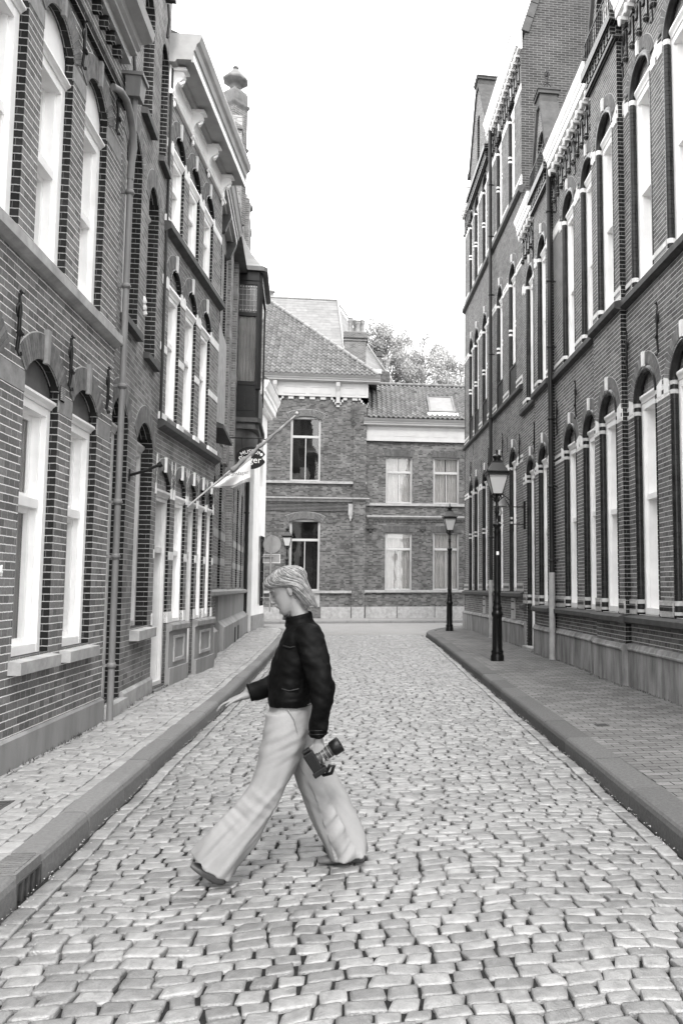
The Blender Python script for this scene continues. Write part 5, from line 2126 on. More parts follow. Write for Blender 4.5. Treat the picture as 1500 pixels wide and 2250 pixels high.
# ================================================================== street furniture
def lamp_post(loc, label):
    t = thing('street_lamp', loc, label, 'street lamp', 'classic black street lamps')
    x, y, z = loc
    m = MB()
    m.lathe(x, y, [(.135, z), (.135, z + .10), (.118, z + .13), (.118, z + .16), (.128, z + .18), (.105, z + .22), (.098, z + .28), (.092, z + .84),
                   (.10, z + .86), (.118, z + .90), (.118, z + .94), (.095, z + .97), (.09, z + 1.0), (.10, z + 1.04), (.085, z + 1.07), (.075, z + 1.12),
                   (.088, z + 1.15), (.072, z + 1.18), (.066, z + 1.32), (.078, z + 1.35), (.064, z + 1.38), (.058, z + 2.45), (.056, z + 2.50),
                   (.070, z + 2.53), (.05, z + 2.58), (.062, z + 2.62), (.092, z + 2.68), (.088, z + 2.70), (.04, z + 2.72), (.036, z + 2.90),
                   (.055, z + 2.93), (.035, z + 2.97), (.05, z + 3.0), (.03, z + 3.04), (.028, z + 3.20), (.045, z + 3.30)], 12, 0, pi / 12)
    for k in range(8):
        a = k * pi / 4
        m.tube([(x + .094 * cos(a), y + .094 * sin(a), z + .24), (x + .088 * cos(a), y + .088 * sin(a), z + .83)], .008, 4)
        m.tube([(x + .060 * cos(a), y + .060 * sin(a), z + 1.42), (x + .054 * cos(a), y + .054 * sin(a), z + 2.42)], .006, 4)
    m.build('post', ['lamp_black'], t)
    # cradle
    m = MB()
    for k in range(4):
        a = pi / 4 + k * pi / 2
        c, s = cos(a), sin(a)
        m.tube([(x + .02 * c, y + .02 * s, z + 3.13), (x + .09 * c, y + .09 * s, z + 3.19), (x + .15 * c, y + .15 * s, z + 3.23), (x + .16 * c, y + .16 * s, z + 3.28),
                (x + .13 * c, y + .13 * s, z + 3.30), (x + .115 * c, y + .115 * s, z + 3.28)], .009, 6)
        m.tube([(x + .03 * c, y + .03 * s, z + 3.16), (x + .12 * c, y + .12 * s, z + 3.30)], .008, 6)
    m.build('cradle', ['lamp_black'], t)
    zb, zt, a0, a1 = z + 3.30, z + 3.72, .095, .205
    m = MB()
    for sx in (-1, 1):
        for sy in (-1, 1):
            m.tube([(x + sx * a0, y + sy * a0, zb), (x + sx * a1, y + sy * a1, zt)], .0095, 5)
    for a, zz, r in ((a0, zb, .010), (a1, zt, .016)):
        P = [(x - a, y - a, zz), (x + a, y - a, zz), (x + a, y + a, zz), (x - a, y + a, zz), (x - a, y - a, zz)]
        for p, q in zip(P, P[1:]):
            m.tube([p, q], r, 5)
    m.box(x - a1 - .008, x + a1 + .008, y - a1 - .008, y - a1 + .006, zt - .05, zt)
    m.box(x - a1 - .008, x + a1 + .008, y + a1 - .006, y + a1 + .008, zt - .05, zt)
    m.box(x - a1 - .008, x - a1 + .006, y - a1 + .006, y + a1 - .006, zt - .05, zt)
    m.box(x + a1 - .006, x + a1 + .008, y - a1 + .006, y + a1 - .006, zt - .05, zt)
    ln = m.build('lantern_frame', ['lamp_black'], t)
    m = MB()
    q = sqrt(2)
    m.lathe(x, y, [(a0 * q - .006, zb + .008), (a1 * q - .006, zt - .008)], 4, 0, pi / 4, False)
    m.build('glass', ['lamp_glass'], ln)
    m = MB()
    m.lathe(x, y, [(.235 * q, zt + .004), (.235 * q, zt + .022), (.20 * q, zt + .03), (.10 * q, zt + .21), (.108 * q, zt + .215), (.105 * q, zt + .235), (.06 * q, zt + .24)], 4, 0, pi / 4, False)
    m.lathe(x, y, [(.07, zt + .235), (.062, zt + .29), (.10, zt + .325), (.098, zt + .345), (.05, zt + .375), (.018, zt + .39), (.026, zt + .41), (.012, zt + .43),
                   (.024, zt + .445), (.02, zt + .465), (.003, zt + .48)], 14)
    for sx in (-1, 1):
        for sy in (-1, 1):
            m.lathe(x + sx * .225, y + sy * .225, [(.012, zt + .01), (.016, zt + .04), (.004, zt + .06)], 6)
    m.build('roof', ['lamp_black'], ln)
    return t


def copy_tree(o, parent=None):
    c = o.copy()
    COL.objects.link(c)
    c.parent = parent
    for ch in [q for q in bpy.data.objects if q.parent == o]:
        copy_tree(ch, c)
    return c


L1_ = lamp_post((2.72, 16.36, .12), 'nearest and tallest-looking black street lamp on the right footway, small white sticker on its post')
L2_ = copy_tree(L1_)
L2_.location = (2.99, 27.6, .12)
L2_.scale = (1, 1, 1.01)
L2_['label'] = 'black street lamp at the end of the right footway by the corner kerb'
L3_ = copy_tree(L1_)
L3_.location = (-3.18, 38.2, .11)
L3_['label'] = 'black street lamp across the far street, half hidden behind the woman\'s head'
m = MB()
m.box(2.695, 2.745, 16.36 - .07, 16.36 - .062, 2.20, 2.27)
m.build('sticker', ['white_stone'], L1_)

# curved bracket lamp on the right wall
wl_ = thing('wall_lamp', (3.95, 19.75, 3.3), 'old bell-shaped lamp on a curved double wall bracket above the right doorway', 'wall lamp')
m = MB()
Yb = 19.75
m.box(3.93, 3.985, Yb - .02, Yb + .02, 2.96, 3.64)
for dx, r in ((0, .40), (.085, .47)):
    P = [(3.60 + dx, Yb, 2.94 - dx * .5), (3.60 + dx, Yb, 3.35)]
    for k in range(1, 11):
        a = k / 10 * 1.62
        P.append((3.60 + dx - r * (1 - cos(a)), Yb, 3.40 + (.38 + dx * .6) * sin(a)))
    m.tube(P, .011, 6)
for z in (3.08, 3.50):
    m.tube([(3.58, Yb, z), (3.95, Yb, z + .0)], .012, 6)
m.build('bracket', ['iron'], wl_)
m = MB()
m.lathe(3.36, Yb, [(.02, 3.76), (.06, 3.74), (.12, 3.68), (.15, 3.60), (.155, 3.53), (.18, 3.51), (.18, 3.495), (.15, 3.50)], 16)
m.build('shade', ['zinc'], wl_)
m = MB()
m.lathe(3.36, Yb, [(.02, 3.50), (.03, 3.44), (.055, 3.38), (.055, 3.33), (.03, 3.29), (.005, 3.28)], 12)
m.build('bulb', ['lamp_glass'], wl_)

# back of the round traffic sign
ts = thing('traffic_sign', (-2.95, 29.9, .1), 'back of a round traffic sign above a rectangular plate at the white corner house', 'traffic sign')
m = MB()
m.tube([(-3.05, 29.95, .7), (-3.05, 29.95, 3.4)], .028, 10)
m.tube([(-3.4, 29.95, 2.62), (-2.95, 29.95, 2.62)], .016, 8)
m.tube([(-3.4, 29.95, 1.2), (-3.05, 29.95, 1.2)], .016, 8)
m.build('post', ['sign_back'], ts)
m = MB()
n = 32
pr = [(-3.02 + .305 * cos(2 * pi * k / n), 3.06 + .305 * sin(2 * pi * k / n)) for k in range(n)]
m.extn(pr, 29.985, 29.995)
pr2 = [(-3.02 + .30 * cos(2 * pi * k / n), 3.06 + .30 * sin(2 * pi * k / n)) for k in range(n + 1)]
m.tube([(a, 29.985, b) for a, b in pr2], .010, 5)
for dx in (-.05, .03):
    m.box(-3.02 + dx, -3.0 + dx, 29.965, 29.985, 2.77, 3.34)
m.build('disc', ['sign_back'], ts)
m = MB()
m.box(-3.30, -2.74, 29.985, 29.995, 2.42, 2.70, 0)
for q in ((-3.31, -2.73, 2.70, 2.715), (-3.31, -2.73, 2.405, 2.42)):
    m.box(q[0], q[1], 29.97, 30.0, q[2], q[3], 1)
m.box(-3.31, -3.295, 29.97, 30.0, 2.42, 2.70, 1)
m.box(-2.745, -2.73, 29.97, 30.0, 2.42, 2.70, 1)
for dx in (-.05, .03):
    m.box(-3.02 + dx, -3.0 + dx, 29.965, 29.985, 2.42, 2.70, 0)
m.build('plate', ['sign_back', 'flag_cloth'], ts)

# ================================================================== trees
def tree(x, y, H, R, seed, label, nl=48000):
    rnd = random.Random(seed)
    t = thing('birch_tree', (x, y, 0), label, 'tree', 'trees beyond the roofs')
    m = MB()
    m.tube([(x, y, 0), (x + .1, y, H * .35), (x - .1, y + .1, H * .65), (x, y, H * .93)], [.28, .2, .12, .03], 8)
    cl = []
    for k in range(60):
        z = H * (.42 + .52 * rnd.random())
        a = rnd.random() * 2 * pi
        f = sqrt(max(.05, 1 - ((z / H - .62) / .42) ** 2))
        r = R * f * (.55 + .5 * rnd.random())
        e = (x + r * cos(a), y + r * sin(a), z + .5 + .8 * rnd.random())
        mid = (x + r * .5 * cos(a), y + r * .5 * sin(a), z + .3)
        m.tube([(x, y, z - 1.2), mid, e, (e[0] + .3 * cos(a), e[1] + .3 * sin(a), e[2] - .9)], [.07, .045, .02, .008], 5)
        for s in range(3):
            cl.append((e[0] + rnd.gauss(0, .5), e[1] + rnd.gauss(0, .5), e[2] - s * .7 + rnd.gauss(0, .2), .45 + .35 * rnd.random()))
        cl.append((mid[0], mid[1], mid[2] + .3, .5))
    m.build('trunk', ['stone'], t)
    m = MB()
    for k in range(nl):
        c = cl[rnd.randrange(len(cl))]
        r = c[3] * (rnd.random() ** .5)
        a, b = rnd.random() * 2 * pi, math.acos(2 * rnd.random() - 1)
        p = Vector((c[0] + r * sin(b) * cos(a), c[1] + r * sin(b) * sin(a), c[2] + r * cos(b) * 1.25))
        u = Vector((rnd.gauss(0, 1), rnd.gauss(0, 1), rnd.gauss(0, 1))).normalized() * (.045 + .05 * rnd.random())
        v = u.orthogonal().normalized() * u.length * .7
        m.face([m.vert(*(p - u)), m.vert(*(p + v)), m.vert(*(p + u)), m.vert(*(p - v))])
    m.build('crown', ['leaf'], t)
    return t


plain('leaf', .33, .6, .15, 1.5, island=.3)
tree(1.9, 66, 23.4, 2.6, 3, 'leftmost feathery tree behind the chimney and pale roof')
tree(5.0, 68, 22.6, 2.9, 8, 'middle feathery tree above the low tiled wing')
tree(7.4, 64, 20.0, 2.0, 5, 'rightmost feathery tree beside the tall right corner house')

# ================================================================== the woman
plain('skin', .20, .5, .05, 8, .05, 60)
plain('hair', .19, .45, .25, 30, island=.5)
plain('leather', .003, .6, .3, 8, .35, 25, spec=.07)
plain('trousers', .215, .85, .06, 4, .12, 90)
plain('shoe', .085, .45, .2, 10)
plain('camera_black', .005, .4, .2, 20, .2, 120)
plain('camera_grey', .03, .35, .1, 20)
PW = thing('person', (-.25, 4.82, 0), 'blonde woman in black leather jacket and wide pale trousers striding left across the setts', 'person')


def loft(m, rows, seg=20, mi=0, fold=None, caps=True, aim=None):
    """rows: (centre xyz, half width in the xz plane, half depth along y[, tangent]); closed lofted limb"""
    P = [Vector(r[0]) for r in rows]
    rings = []
    for i, r in enumerate(rows):
        if len(r) > 3 and r[3]:
            t = Vector(r[3]).normalized()
        else:
            t = (P[min(i + 1, len(P) - 1)] - P[max(i - 1, 0)]).normalized()
        dep = Vector((0, 1, 0))
        dep = (dep - t * dep.dot(t))
        if dep.length < .3:
            dep = Vector((1, 0, 0)) - t * t.x
        dep.normalize()
        wid = t.cross(dep).normalized()
        ring = []
        for k in range(seg):
            a = 2 * pi * k / seg
            f = 1 + (fold(i / (len(rows) - 1), a) if fold else 0)
            ring.append(m.vert(*(P[i] + wid * (r[1] * cos(a) * f) + dep * (r[2] * sin(a) * f))))
        rings.append(ring)
    for a, b in zip(rings, rings[1:]):
        for k in range(seg):
            m.face((a[k], a[(k + 1) % seg], b[(k + 1) % seg], b[k]), mi, True)
    if caps:
        m.face(rings[0][::-1], mi, True)
        m.face(rings[-1], mi, True)


def interp(rows, n):
    """Catmull-Rom through loft rows"""
    out = []
    K = len(rows)
    A = [np.array([*r[0], r[1], r[2]]) for r in rows]
    for i in range(K - 1):
        p0, p1, p2, p3 = A[max(i - 1, 0)], A[i], A[i + 1], A[min(i + 2, K - 1)]
        for j in range(n):
            t = j / n
            q = .5 * ((2 * p1) + (-p0 + p2) * t + (2 * p0 - 5 * p1 + 4 * p2 - p3) * t * t + (-p0 + 3 * p1 - 3 * p2 + p3) * t ** 3)
            out.append((tuple(q[:3]), float(q[3]), float(q[4])))
    out.append((tuple(A[-1][:3]), float(A[-1][3]), float(A[-1][4])))
    return out


def remesh(o, vox, smooth=0):
    r = o.modifiers.new('fuse', 'REMESH')
    r.mode = 'VOXEL'
    r.voxel_size = vox
    r.use_smooth_shade = True
    if smooth:
        s = o.modifiers.new('soft', 'SMOOTH')
        s.iterations = smooth
        s.factor = .5


def bake(o):
    """apply the modifiers into a plain mesh, without operators"""
    dg = bpy.context.evaluated_depsgraph_get()
    me = bpy.data.meshes.new_from_object(o.evaluated_get(dg))
    me.name = o.name
    o.modifiers.clear()
    o.data = me
    for p in me.polygons:
        p.use_smooth = True


# ---- head frame: origin at the chin-neck, f forward, u up, w sideways (towards the camera)
tilt = radians(24)
HF = Vector((-cos(tilt), 0, -sin(tilt)))
HU = Vector((-sin(tilt), 0, cos(tilt)))
HW = Vector((0, -1, 0))
HO = Vector((-.352, 4.8, 1.452))
HP = lambda f, u, w: tuple(HO + HF * f + HU * u + HW * w)
body = MB()
hd = [(-.020, .070, .030, .018), (-.008, .079, .008, .030), (.012, .084, -.02, .042), (.034, .083, -.045, .051), (.055, .084, -.062, .057),
      (.078, .085, -.076, .063), (.100, .079, -.088, .068), (.120, .084, -.096, .071), (.140, .088, -.100, .073), (.165, .086, -.101, .073),
      (.190, .072, -.092, .067), (.210, .045, -.070, .052), (.223, .01, -.04, .03)]
rings = []
for u, ff, fb, w in hd:
    ring = []
    for k in range(28):
        a = 2 * pi * k / 28
        c, s = cos(a), sin(a)
        cf, hf = (ff + fb) / 2, (ff - fb) / 2
        sg = 1 if c >= 0 else -1
        e = .85 if c > 0 else 1.0
        ring.append(body.vert(*HP(cf + hf * sg * abs(c) ** e, u, w * (1 if s >= 0 else -1) * abs(s) ** .95)))
    rings.append(ring)
for a, b in zip(rings, rings[1:]):
    for k in range(28):
        body.face((a[k], a[(k + 1) % 28], b[(k + 1) % 28], b[k]), 0, True)
body.face(rings[0][::-1])
body.face(rings[-1])


def hloft(rows, seg=10):
    loft(body, rows, seg)


# nose, lips, chin, brow, ears
hloft([(HP(.080, .125, 0), .006, .008), (HP(.090, .105, 0), .008, .009), (HP(.100, .085, 0), .011, .012), (HP(.104, .074, 0), .011, .015),
       (HP(.092, .066, 0), .007, .012)])
hloft([(HP(.084, .050, .022), .003, .004), (HP(.090, .051, .008), .006, .006), (HP(.090, .051, -.008), .006, .006), (HP(.084, .050, -.022), .003, .004)])
hloft([(HP(.082, .040, .019), .003, .004), (HP(.087, .039, .007), .007, .006), (HP(.087, .039, -.007), .007, .006), (HP(.082, .040, -.019), .003, .004)])
hloft([(HP(.078, .005, .012), .012, .012), (HP(.078, .005, -.012), .012, .012)])
for sw in (1, -1):
    hloft([(HP(.083, .128, sw * .010), .005, .006), (HP(.080, .132, sw * .030), .006, .007), (HP(.066, .130, sw * .052), .004, .005)])
    hloft([(HP(-.012, .065, sw * .068), .008, .004), (HP(-.016, .085, sw * .073), .014, .006), (HP(-.020, .105, sw * .076), .018, .006),
           (HP(-.020, .118, sw * .073), .010, .005)])
# neck, torso, legs (mostly hidden by the clothes)
loft(body, interp([((-.30, 4.81, 1.34), .062, .062), ((-.315, 4.80, 1.39), .052, .052), ((-.332, 4.80, 1.44), .050, .050),
                   ((-.345, 4.80, 1.50), .055, .052)], 3), 16)
loft(body, interp([((-.37, 4.82, .86), .11, .15), ((-.37, 4.82, 1.0), .095, .13), ((-.345, 4.82, 1.15), .105, .14), ((-.32, 4.82, 1.27), .10, .16),
                   ((-.30, 4.82, 1.34), .07, .10), ((-.30, 4.81, 1.37), .05, .05)], 3), 18)
loft(body, interp([((-.36, 4.73, .88), .085, .085), ((-.43, 4.71, .62), .07, .07), ((-.50, 4.70, .46), .055, .055), ((-.64, 4.69, .26), .045, .045),
                   ((-.735, 4.69, .11), .035, .035), ((-.76, 4.69, .07), .035, .03)], 3), 12)
loft(body, interp([((-.34, 4.90, .88), .085, .085), ((-.25, 4.92, .62), .07, .07), ((-.18, 4.92, .45), .055, .055), ((-.05, 4.93, .22), .045, .045),
                   ((.0, 4.93, .10), .035, .035), ((-.02, 4.93, .06), .035, .03)], 3), 12)
# arms inside the sleeves
NA = [((-.27, 4.65, 1.30), .05, .05), ((-.20, 4.60, 1.15), .045, .045), ((-.165, 4.585, 1.03), .04, .04), ((-.185, 4.60, .90), .033, .033),
      ((-.20, 4.61, .79), .025, .028), ((-.20, 4.61, .755), .024, .030)]
loft(body, interp(NA, 3), 12)
FA_ = [((-.33, 4.97, 1.30), .05, .05), ((-.36, 5.02, 1.16), .045, .045), ((-.40, 5.04, 1.04), .04, .04), ((-.50, 5.02, .99), .034, .034),
       ((-.60, 5.0, .955), .026, .028), ((-.645, 5.0, .94), .022, .032)]
loft(body, interp(FA_, 3), 12)


def finger(pts, r):
    rows = [(p, r * (1 - .12 * i), r * (1 - .12 * i)) for i, p in enumerate(pts)]
    loft(body, interp(rows, 2), 8)


# far hand, reaching forward, fingers relaxed and slightly spread
loft(body, interp([((-.640, 5.0, .942), .020, .030), ((-.675, 5.0, .930), .019, .040), ((-.715, 4.998, .915), .016, .042), ((-.725, 4.998, .911), .012, .038)], 3), 12)
for i, (dy, L, dz) in enumerate(((-.034, .9, .004), (-.012, 1.05, .0), (.012, 1.0, -.002), (.033, .82, -.006))):
    b = Vector((-.715, 4.998 + dy, .914 + dz))
    finger([tuple(b), tuple(b + Vector((-.034, dy * .08, -.013)) * L), tuple(b + Vector((-.058, dy * .12, -.032)) * L), tuple(b + Vector((-.070, dy * .14, -.054)) * L)], .0088)
finger([(-.665, 4.972, .930), (-.690, 4.948, .922), (-.715, 4.940, .906), (-.735, 4.942, .892)], .0098)
# near hand hanging down round the camera grip
loft(body, interp([((-.20, 4.61, .765), .022, .030), ((-.202, 4.608, .735), .026, .030), ((-.198, 4.603, .700), .040, .020), ((-.190, 4.600, .680), .038, .016)], 3), 12)
for i, (dx, L) in enumerate(((-.030, .9), (-.010, 1.05), (.012, 1.0), (.031, .82))):
    b = Vector((-.192 + dx, 4.598, .690 + dx * .3))
    finger([tuple(b), tuple(b + Vector((.006, -.024, -.022)) * L), tuple(b + Vector((.012, -.020, -.052)) * L), tuple(b + Vector((.014, .004, -.064)) * L)], .0088)
finger([(-.222, 4.60, .730), (-.245, 4.612, .705), (-.250, 4.630, .680), (-.240, 4.645, .665)], .0098)
bo = body.build('body', ['skin'], PW)
remesh(bo, .0042, 2)
bake(bo)

# eyes, brows
for sw in (1, -1):
    e = MB()
    e.tube([HP(.083, .1035, sw * .018), HP(.0835, .100, sw * .030), HP(.074, .103, sw * .045)], .0022, 5)
    e.tube([HP(.089, .1245, sw * .014), HP(.088, .130, sw * .032), HP(.072, .127, sw * .052)], .0026, 5)
    e.build('eye', ['shoe'], PW)

# ---- hair: cap plus strands swept back to the nape
hr = MB()
cap = [(.110, -.010, -.112, .080), (.130, .035, -.116, .083), (.150, .080, -.118, .084), (.172, .098, -.116, .084), (.195, .090, -.106, .078),
       (.214, .062, -.086, .063), (.229, .028, -.055, .040), (.236, -.005, -.02, .012)]
lo = [(-.03, -.040, -.112, .062), (-.01, -.042, -.114, .064), (.0, -.036, -.116, .072), (.03, -.030, -.116, .077), (.06, -.024, -.114, .080), (.09, -.018, -.113, .081)]
rings = []
for u, ff, fb, w in lo + cap:
    ring = []
    for k in range(32):
        a = 2 * pi * k / 32
        cf, hf = (ff + fb) / 2, (ff - fb) / 2
        ring.append(hr.vert(*HP(cf + hf * cos(a), u, w * sin(a))))
    rings.append(ring)
for a, b in zip(rings, rings[1:]):
    for k in range(32):
        hr.face((a[k], a[(k + 1) % 32], b[(k + 1) % 32], b[k]), 0, True)
hr.face(rings[-1])
hr.face(rings[0][::-1])
rnd = random.Random(4)
HRG = lo + cap


def surf(u, a, k):
    if u <= HRG[0][0]:
        r = HRG[0]
    else:
        r = HRG[-1]
        for p_, q_ in zip(HRG, HRG[1:]):
            if p_[0] <= u <= q_[0]:
                t = (u - p_[0]) / (q_[0] - p_[0])
                r = tuple(x + (y - x) * t for x, y in zip(p_, q_))
                break
    cf, hf = (r[1] + r[2]) / 2, (r[1] - r[2]) / 2
    return HP(cf + hf * cos(a) * k, u, r[3] * sin(a) * k)


for i in range(900):
    sd_ = 1 if i % 2 else -1
    a0 = rnd.random() ** .8 * pi * .97
    u0 = .233 - .10 * rnd.random() ** 2 * (1 if a0 > .6 else .15)
    u1 = -.018 - .035 * rnd.random()
    if a0 < 1.2:
        u1 += .02
    kk = 1.0 + .10 * rnd.random() ** 1.5
    dr = 1.2 + 2.2 * rnd.random()
    wob = rnd.random() * 6
    pts = []
    for j in range(12):
        t = j / 11
        u = u0 + (u1 - u0) * t ** 1.15
        a = min(pi * .99, a0 + dr * (u0 - u) * 2.2)
        fl = max(0, t - .75)
        k_2 = kk + .030 * sin(wob + t * 9) + .10 * fl + .05 * sin(pi * t)
        pts.append(surf(u, a * sd_, k_2))
    r0 = .0020 + .0016 * rnd.random()
    hr.tube(pts, [r0 * (1 - .7 * (j / 11) ** 2) for j in range(12)], 4)
hr.build('hair', ['hair'], PW)


# ---- leather jacket: torso, collar, two sleeves fused into one garment
def jf(t, a):
    return .018 * sin(5 * a + 9 * t) + .015 * sin(3 * a - 14 * t)


jk = MB()
T_ = []
for z, xa, xb, ry, yc in ((.925, -.478, -.250, .185, 4.82), (.95, -.486, -.243, .195, 4.82), (1.0, -.487, -.235, .19, 4.82), (1.08, -.483, -.222, .185, 4.82), (1.16, -.470, -.205, .19, 4.82),
                          (1.23, -.446, -.190, .20, 4.82), (1.29, -.420, -.186, .20, 4.82), (1.335, -.395, -.205, .155, 4.815), (1.365, -.385, -.232, .095, 4.81), (1.385, -.385, -.245, .075, 4.805)):
    T_.append((((xa + xb) / 2, yc, z), (xb - xa) / 2, ry))
T_ = [(c, w, d) for c, w, d in T_]
loft(jk, [(c, w, d, (0, 0, 1)) for c, w, d in interp(T_, 3)], 40, 0, jf)


def sf(t, a):
    return .05 * sin(26 * t + 2 * a) * (1 if .3 < t < .95 else .3) + .03 * sin(3 * a + 11 * t)


loft(jk, interp([((-.290, 4.70, 1.325), .058, .06), ((-.262, 4.648, 1.285), .076, .068), ((-.228, 4.610, 1.20), .074, .064), ((-.200, 4.585, 1.10), .070, .062),
                 ((-.178, 4.570, 1.01), .064, .060), ((-.190, 4.575, .93), .055, .055), ((-.198, 4.59, .86), .053, .052), ((-.202, 4.60, .80), .048, .047), ((-.202, 4.605, .775), .050, .048)], 5), 24, 0, sf)
loft(jk, interp([((-.31, 4.93, 1.325), .060, .06), ((-.335, 4.985, 1.27), .082, .075), ((-.365, 5.02, 1.17), .080, .07), ((-.405, 5.035, 1.07), .075, .07),
                 ((-.455, 5.03, 1.015), .068, .064), ((-.53, 5.015, .985), .058, .056), ((-.59, 5.005, .965), .052, .050), ((-.615, 5.0, .957), .054, .052)], 5), 24, 0, sf)
# hem band, cuffs and stand-up collar
loft(jk, [((-.364, 4.82, .915), .119, .190, (0, 0, 1)), ((-.364, 4.82, .955), .126, .200, (0, 0, 1))], 36)
loft(jk, interp([((-.322, 4.81, 1.355), .088, .090), ((-.325, 4.805, 1.385), .077, .078), ((-.332, 4.80, 1.415), .072, .072)], 2), 24)
jo = jk.build('jacket', ['leather'], PW)
remesh(jo, .007, 2)
bake(jo)
k = MB()
for z in (1.02, 1.25):
    k.tube([(-.42 + .02, 4.640 + (z - 1.02) * .05, z), (-.36, 4.628, z - .01), (-.31, 4.632, z)], .004, 6)
for z in (.80, .82):
    k.tube([(-.202 + .051 * cos(t * pi / 8), 4.60 + .051 * sin(t * pi / 8), z - .01) for t in range(17)], .003, 5)
k.build('seam', ['camera_black'], PW)

# ---- wide trousers
def pf1(t, a):
    g = max(0, (t - .15))
    return g * (.10 * sin(3 * a + 5 * t) + .07 * sin(5 * a - 8 * t + 1)) + .012 * sin(20 * t + a)


def pf2(t, a):
    g = max(0, (t - .15))
    return g * (.12 * sin(4 * a + 3 * t + 1) + .07 * sin(6 * a + 6 * t)) + .012 * sin(17 * t - a)


def rumple(o, fn):
    me = o.data
    n = [v.normal.copy() for v in me.vertices]
    for v, q in zip(me.vertices, n):
        v.co += q * fn(v.co.x + PW.location.x, v.co.y + PW.location.y, v.co.z)


from mathutils import noise as NZ


def jfn(x, y, z):
    a = NZ.noise(Vector((x * 9, y * 9, z * 22))) * .006
    if y < 4.66:
        a += NZ.noise(Vector((x * 14 + 3, y * 10, z * 30 + x * 16))) * .007
    return a + NZ.noise(Vector((x * 40, y * 40, z * 40))) * .0015


rumple(jo, jfn)


def tfn(x, y, z):
    down = min(1, max(0, (.85 - z) / .6))
    if y < 4.83 or z > .72:      # near leg: axis runs down and to the left
        across = x - .36 * z if z > .5 else x - .18 - .95 * (z - .5)
    else:
        across = x + .42 * z
    a = NZ.noise(Vector((across * 16, y * 9, z * 2.2))) * (.007 + .012 * down)
    a += NZ.noise(Vector((across * 34 + 5, y * 20, z * 4))) * .004 * down
    hip = max(0, 1 - abs(z - .72) / .2)
    a += NZ.noise(Vector((x * 9, y * 8, (z - x * .5) * 30))) * .007 * hip
    kn = max(0, 1 - abs(z - .40) / .16)
    a += NZ.noise(Vector((x * 8 + 9, y * 8, (z + x * .8) * 24))) * .007 * kn
    return a


tr = MB()
loft(tr, interp([((-.363, 4.82, .955), .108, .165), ((-.363, 4.82, .90), .116, .172), ((-.365, 4.82, .84), .126, .180), ((-.365, 4.82, .78), .122, .182), ((-.36, 4.82, .74), .10, .165)], 4), 36)
f_ = interp([((-.385, 4.74, .88), .106, .10), ((-.385, 4.735, .78), .116, .11), ((-.410, 4.73, .66), .114, .105), ((-.470, 4.72, .50), .096, .092), ((-.545, 4.71, .365), .096, .094),
             ((-.625, 4.70, .260), .112, .105), ((-.695, 4.70, .165), .124, .115), ((-.742, 4.70, .098), .132, .12)], 5)
f_[-1] = (*f_[-1], (-.55, 0, -.84))
f_[-2] = (*f_[-2], (-.56, 0, -.83))
loft(tr, f_, 40, 0, pf1)
r_ = interp([((-.335, 4.90, .88), .105, .10), ((-.315, 4.91, .76), .108, .11), ((-.268, 4.92, .60), .098, .105), ((-.222, 4.925, .48), .100, .10), ((-.152, 4.93, .33), .112, .108),
             ((-.085, 4.93, .20), .112, .115), ((-.045, 4.93, .11), .114, .124), ((-.030, 4.93, .055), .110, .126)], 5)
r_[-1] = (*r_[-1], (.12, 0, -1))
r_[-2] = (*r_[-2], (.2, 0, -1))
loft(tr, r_, 40, 0, pf2)
to = tr.build('trousers', ['trousers'], PW)
remesh(to, .0065, 2)
bake(to)
rumple(to, tfn)
k = MB()
k.tube([(-.363 + .120 * cos(t * pi / 12), 4.82 + .178 * sin(t * pi / 12), .925) for t in range(25)], .004, 6)
k.tube([(-.365, 4.64, .91), (-.33, 4.634, .86), (-.31, 4.636, .79)], .003, 5)
k.build('waist_seam', ['trousers'], PW)

# ---- shoes
for nm, rows in (('near', [((-.675, 4.69, .040), .030, .034), ((-.70, 4.69, .040), .038, .037), ((-.75, 4.69, .060), .032, .042), ((-.81, 4.69, .092), .022, .040), ((-.850, 4.69, .115), .012, .025)]),
                 ('far', [((.05, 4.93, .042), .030, .030), ((.02, 4.93, .040), .036, .035), ((-.05, 4.93, .036), .032, .038), ((-.13, 4.93, .034), .026, .042), ((-.18, 4.93, .030), .020, .036), ((-.205, 4.93, .024), .012, .020)])):
    k = MB()
    loft(k, interp(rows, 4), 18)
    k.build('shoe', ['shoe'], PW)

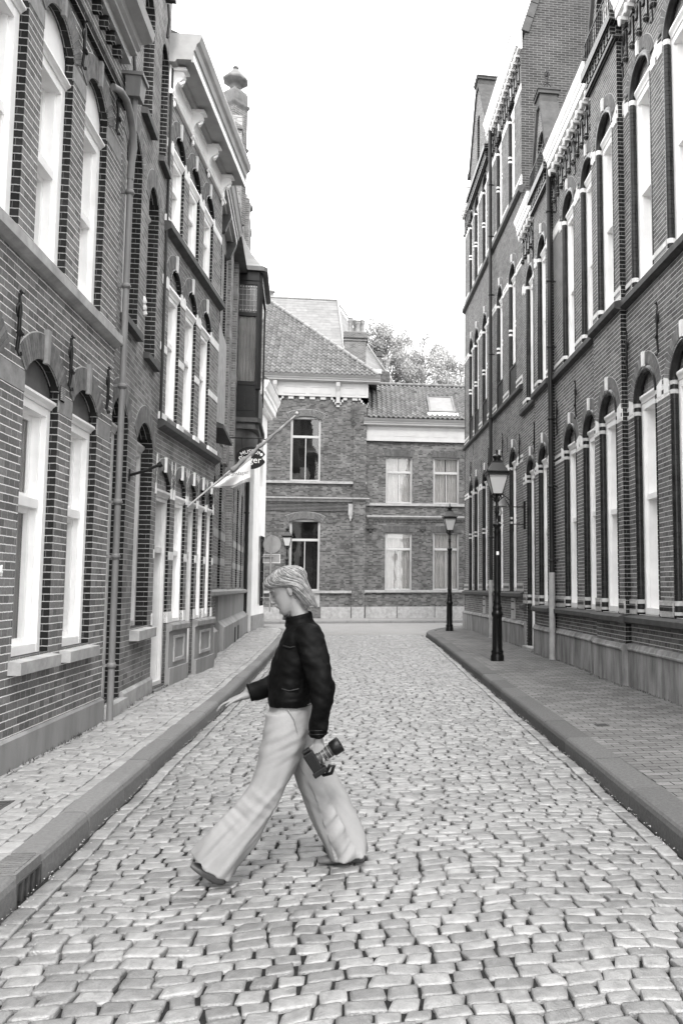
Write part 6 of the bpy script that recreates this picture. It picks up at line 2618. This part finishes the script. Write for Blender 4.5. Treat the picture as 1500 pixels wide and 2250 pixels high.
# ---- the camera she carries
cm = thing('photo_camera', (-.2, 4.60, .66), 'black camera with a thick lens held low in the woman\'s left hand', 'camera')
k = MB()
c = Vector((-.205, 4.60, .665))
dx = Vector((cos(radians(33)), 0, sin(radians(33))))   # lens axis, back and up
dz = Vector((-dx.z, 0, dx.x))


def cp(a, b, y):
    return tuple(c + dx * a + dz * b + Vector((0, y, 0)))


def cbox(m, a0, a1, y0, y1, b0, b1):
    i = [m.vert(*cp(a, b, y)) for b in (b0, b1) for y in (y0, y1) for a in (a0, a1)]
    for q in ((0, 1, 3, 2), (4, 6, 7, 5), (0, 4, 5, 1), (2, 3, 7, 6), (0, 2, 6, 4), (1, 5, 7, 3)):
        m.face([i[z] for z in q])


cbox(k, -.055, .0, -.045, .055, -.075, .05)
cbox(k, -.050, -.008, -.03, .03, .05, .068)
cbox(k, -.062, .012, -.05, .01, -.085, -.055)
o = k.build('camera_body', ['camera_black'], cm)
bv = o.modifiers.new('round', 'BEVEL')
bv.width = .006
bv.segments = 2
k = MB()
k.tube([cp(.0, -.01, .0), cp(.012, -.01, .0), cp(.014, -.01, .0), cp(.085, -.01, 0)], [.036, .036, .033, .034], 20)
o1_ = k.build('lens', ['camera_grey'], cm)
k = MB()
k.tube([cp(.085, -.01, .0), cp(.088, -.01, 0), cp(.135, -.01, 0), cp(.137, -.01, 0)], [.036, .041, .043, .040], 20)
k.build('lens_hood', ['camera_black'], cm)
k = MB()
for a in (.03, .05, .07):  # lens rings, coloured pale to stand in for thin highlights
    k.tube([cp(a, -.01 + .036 * cos(t * pi / 10), .036 * sin(t * pi / 10)) for t in range(21)], .0012, 4)
k.build('lens_glint_ring', ['sign_back'], cm)
k = MB()
k.tube([cp(-.03, -.07, .02), cp(-.02, -.10, .0), cp(.02, -.11, -.02), cp(.05, -.085, -.03), cp(.035, -.07, -.03), cp(.0, -.09, -.02)], .010, 7)
k.build('strap', ['camera_black'], cm)

for o in bpy.data.objects:
    if '_w' in o:
        del o['_w']
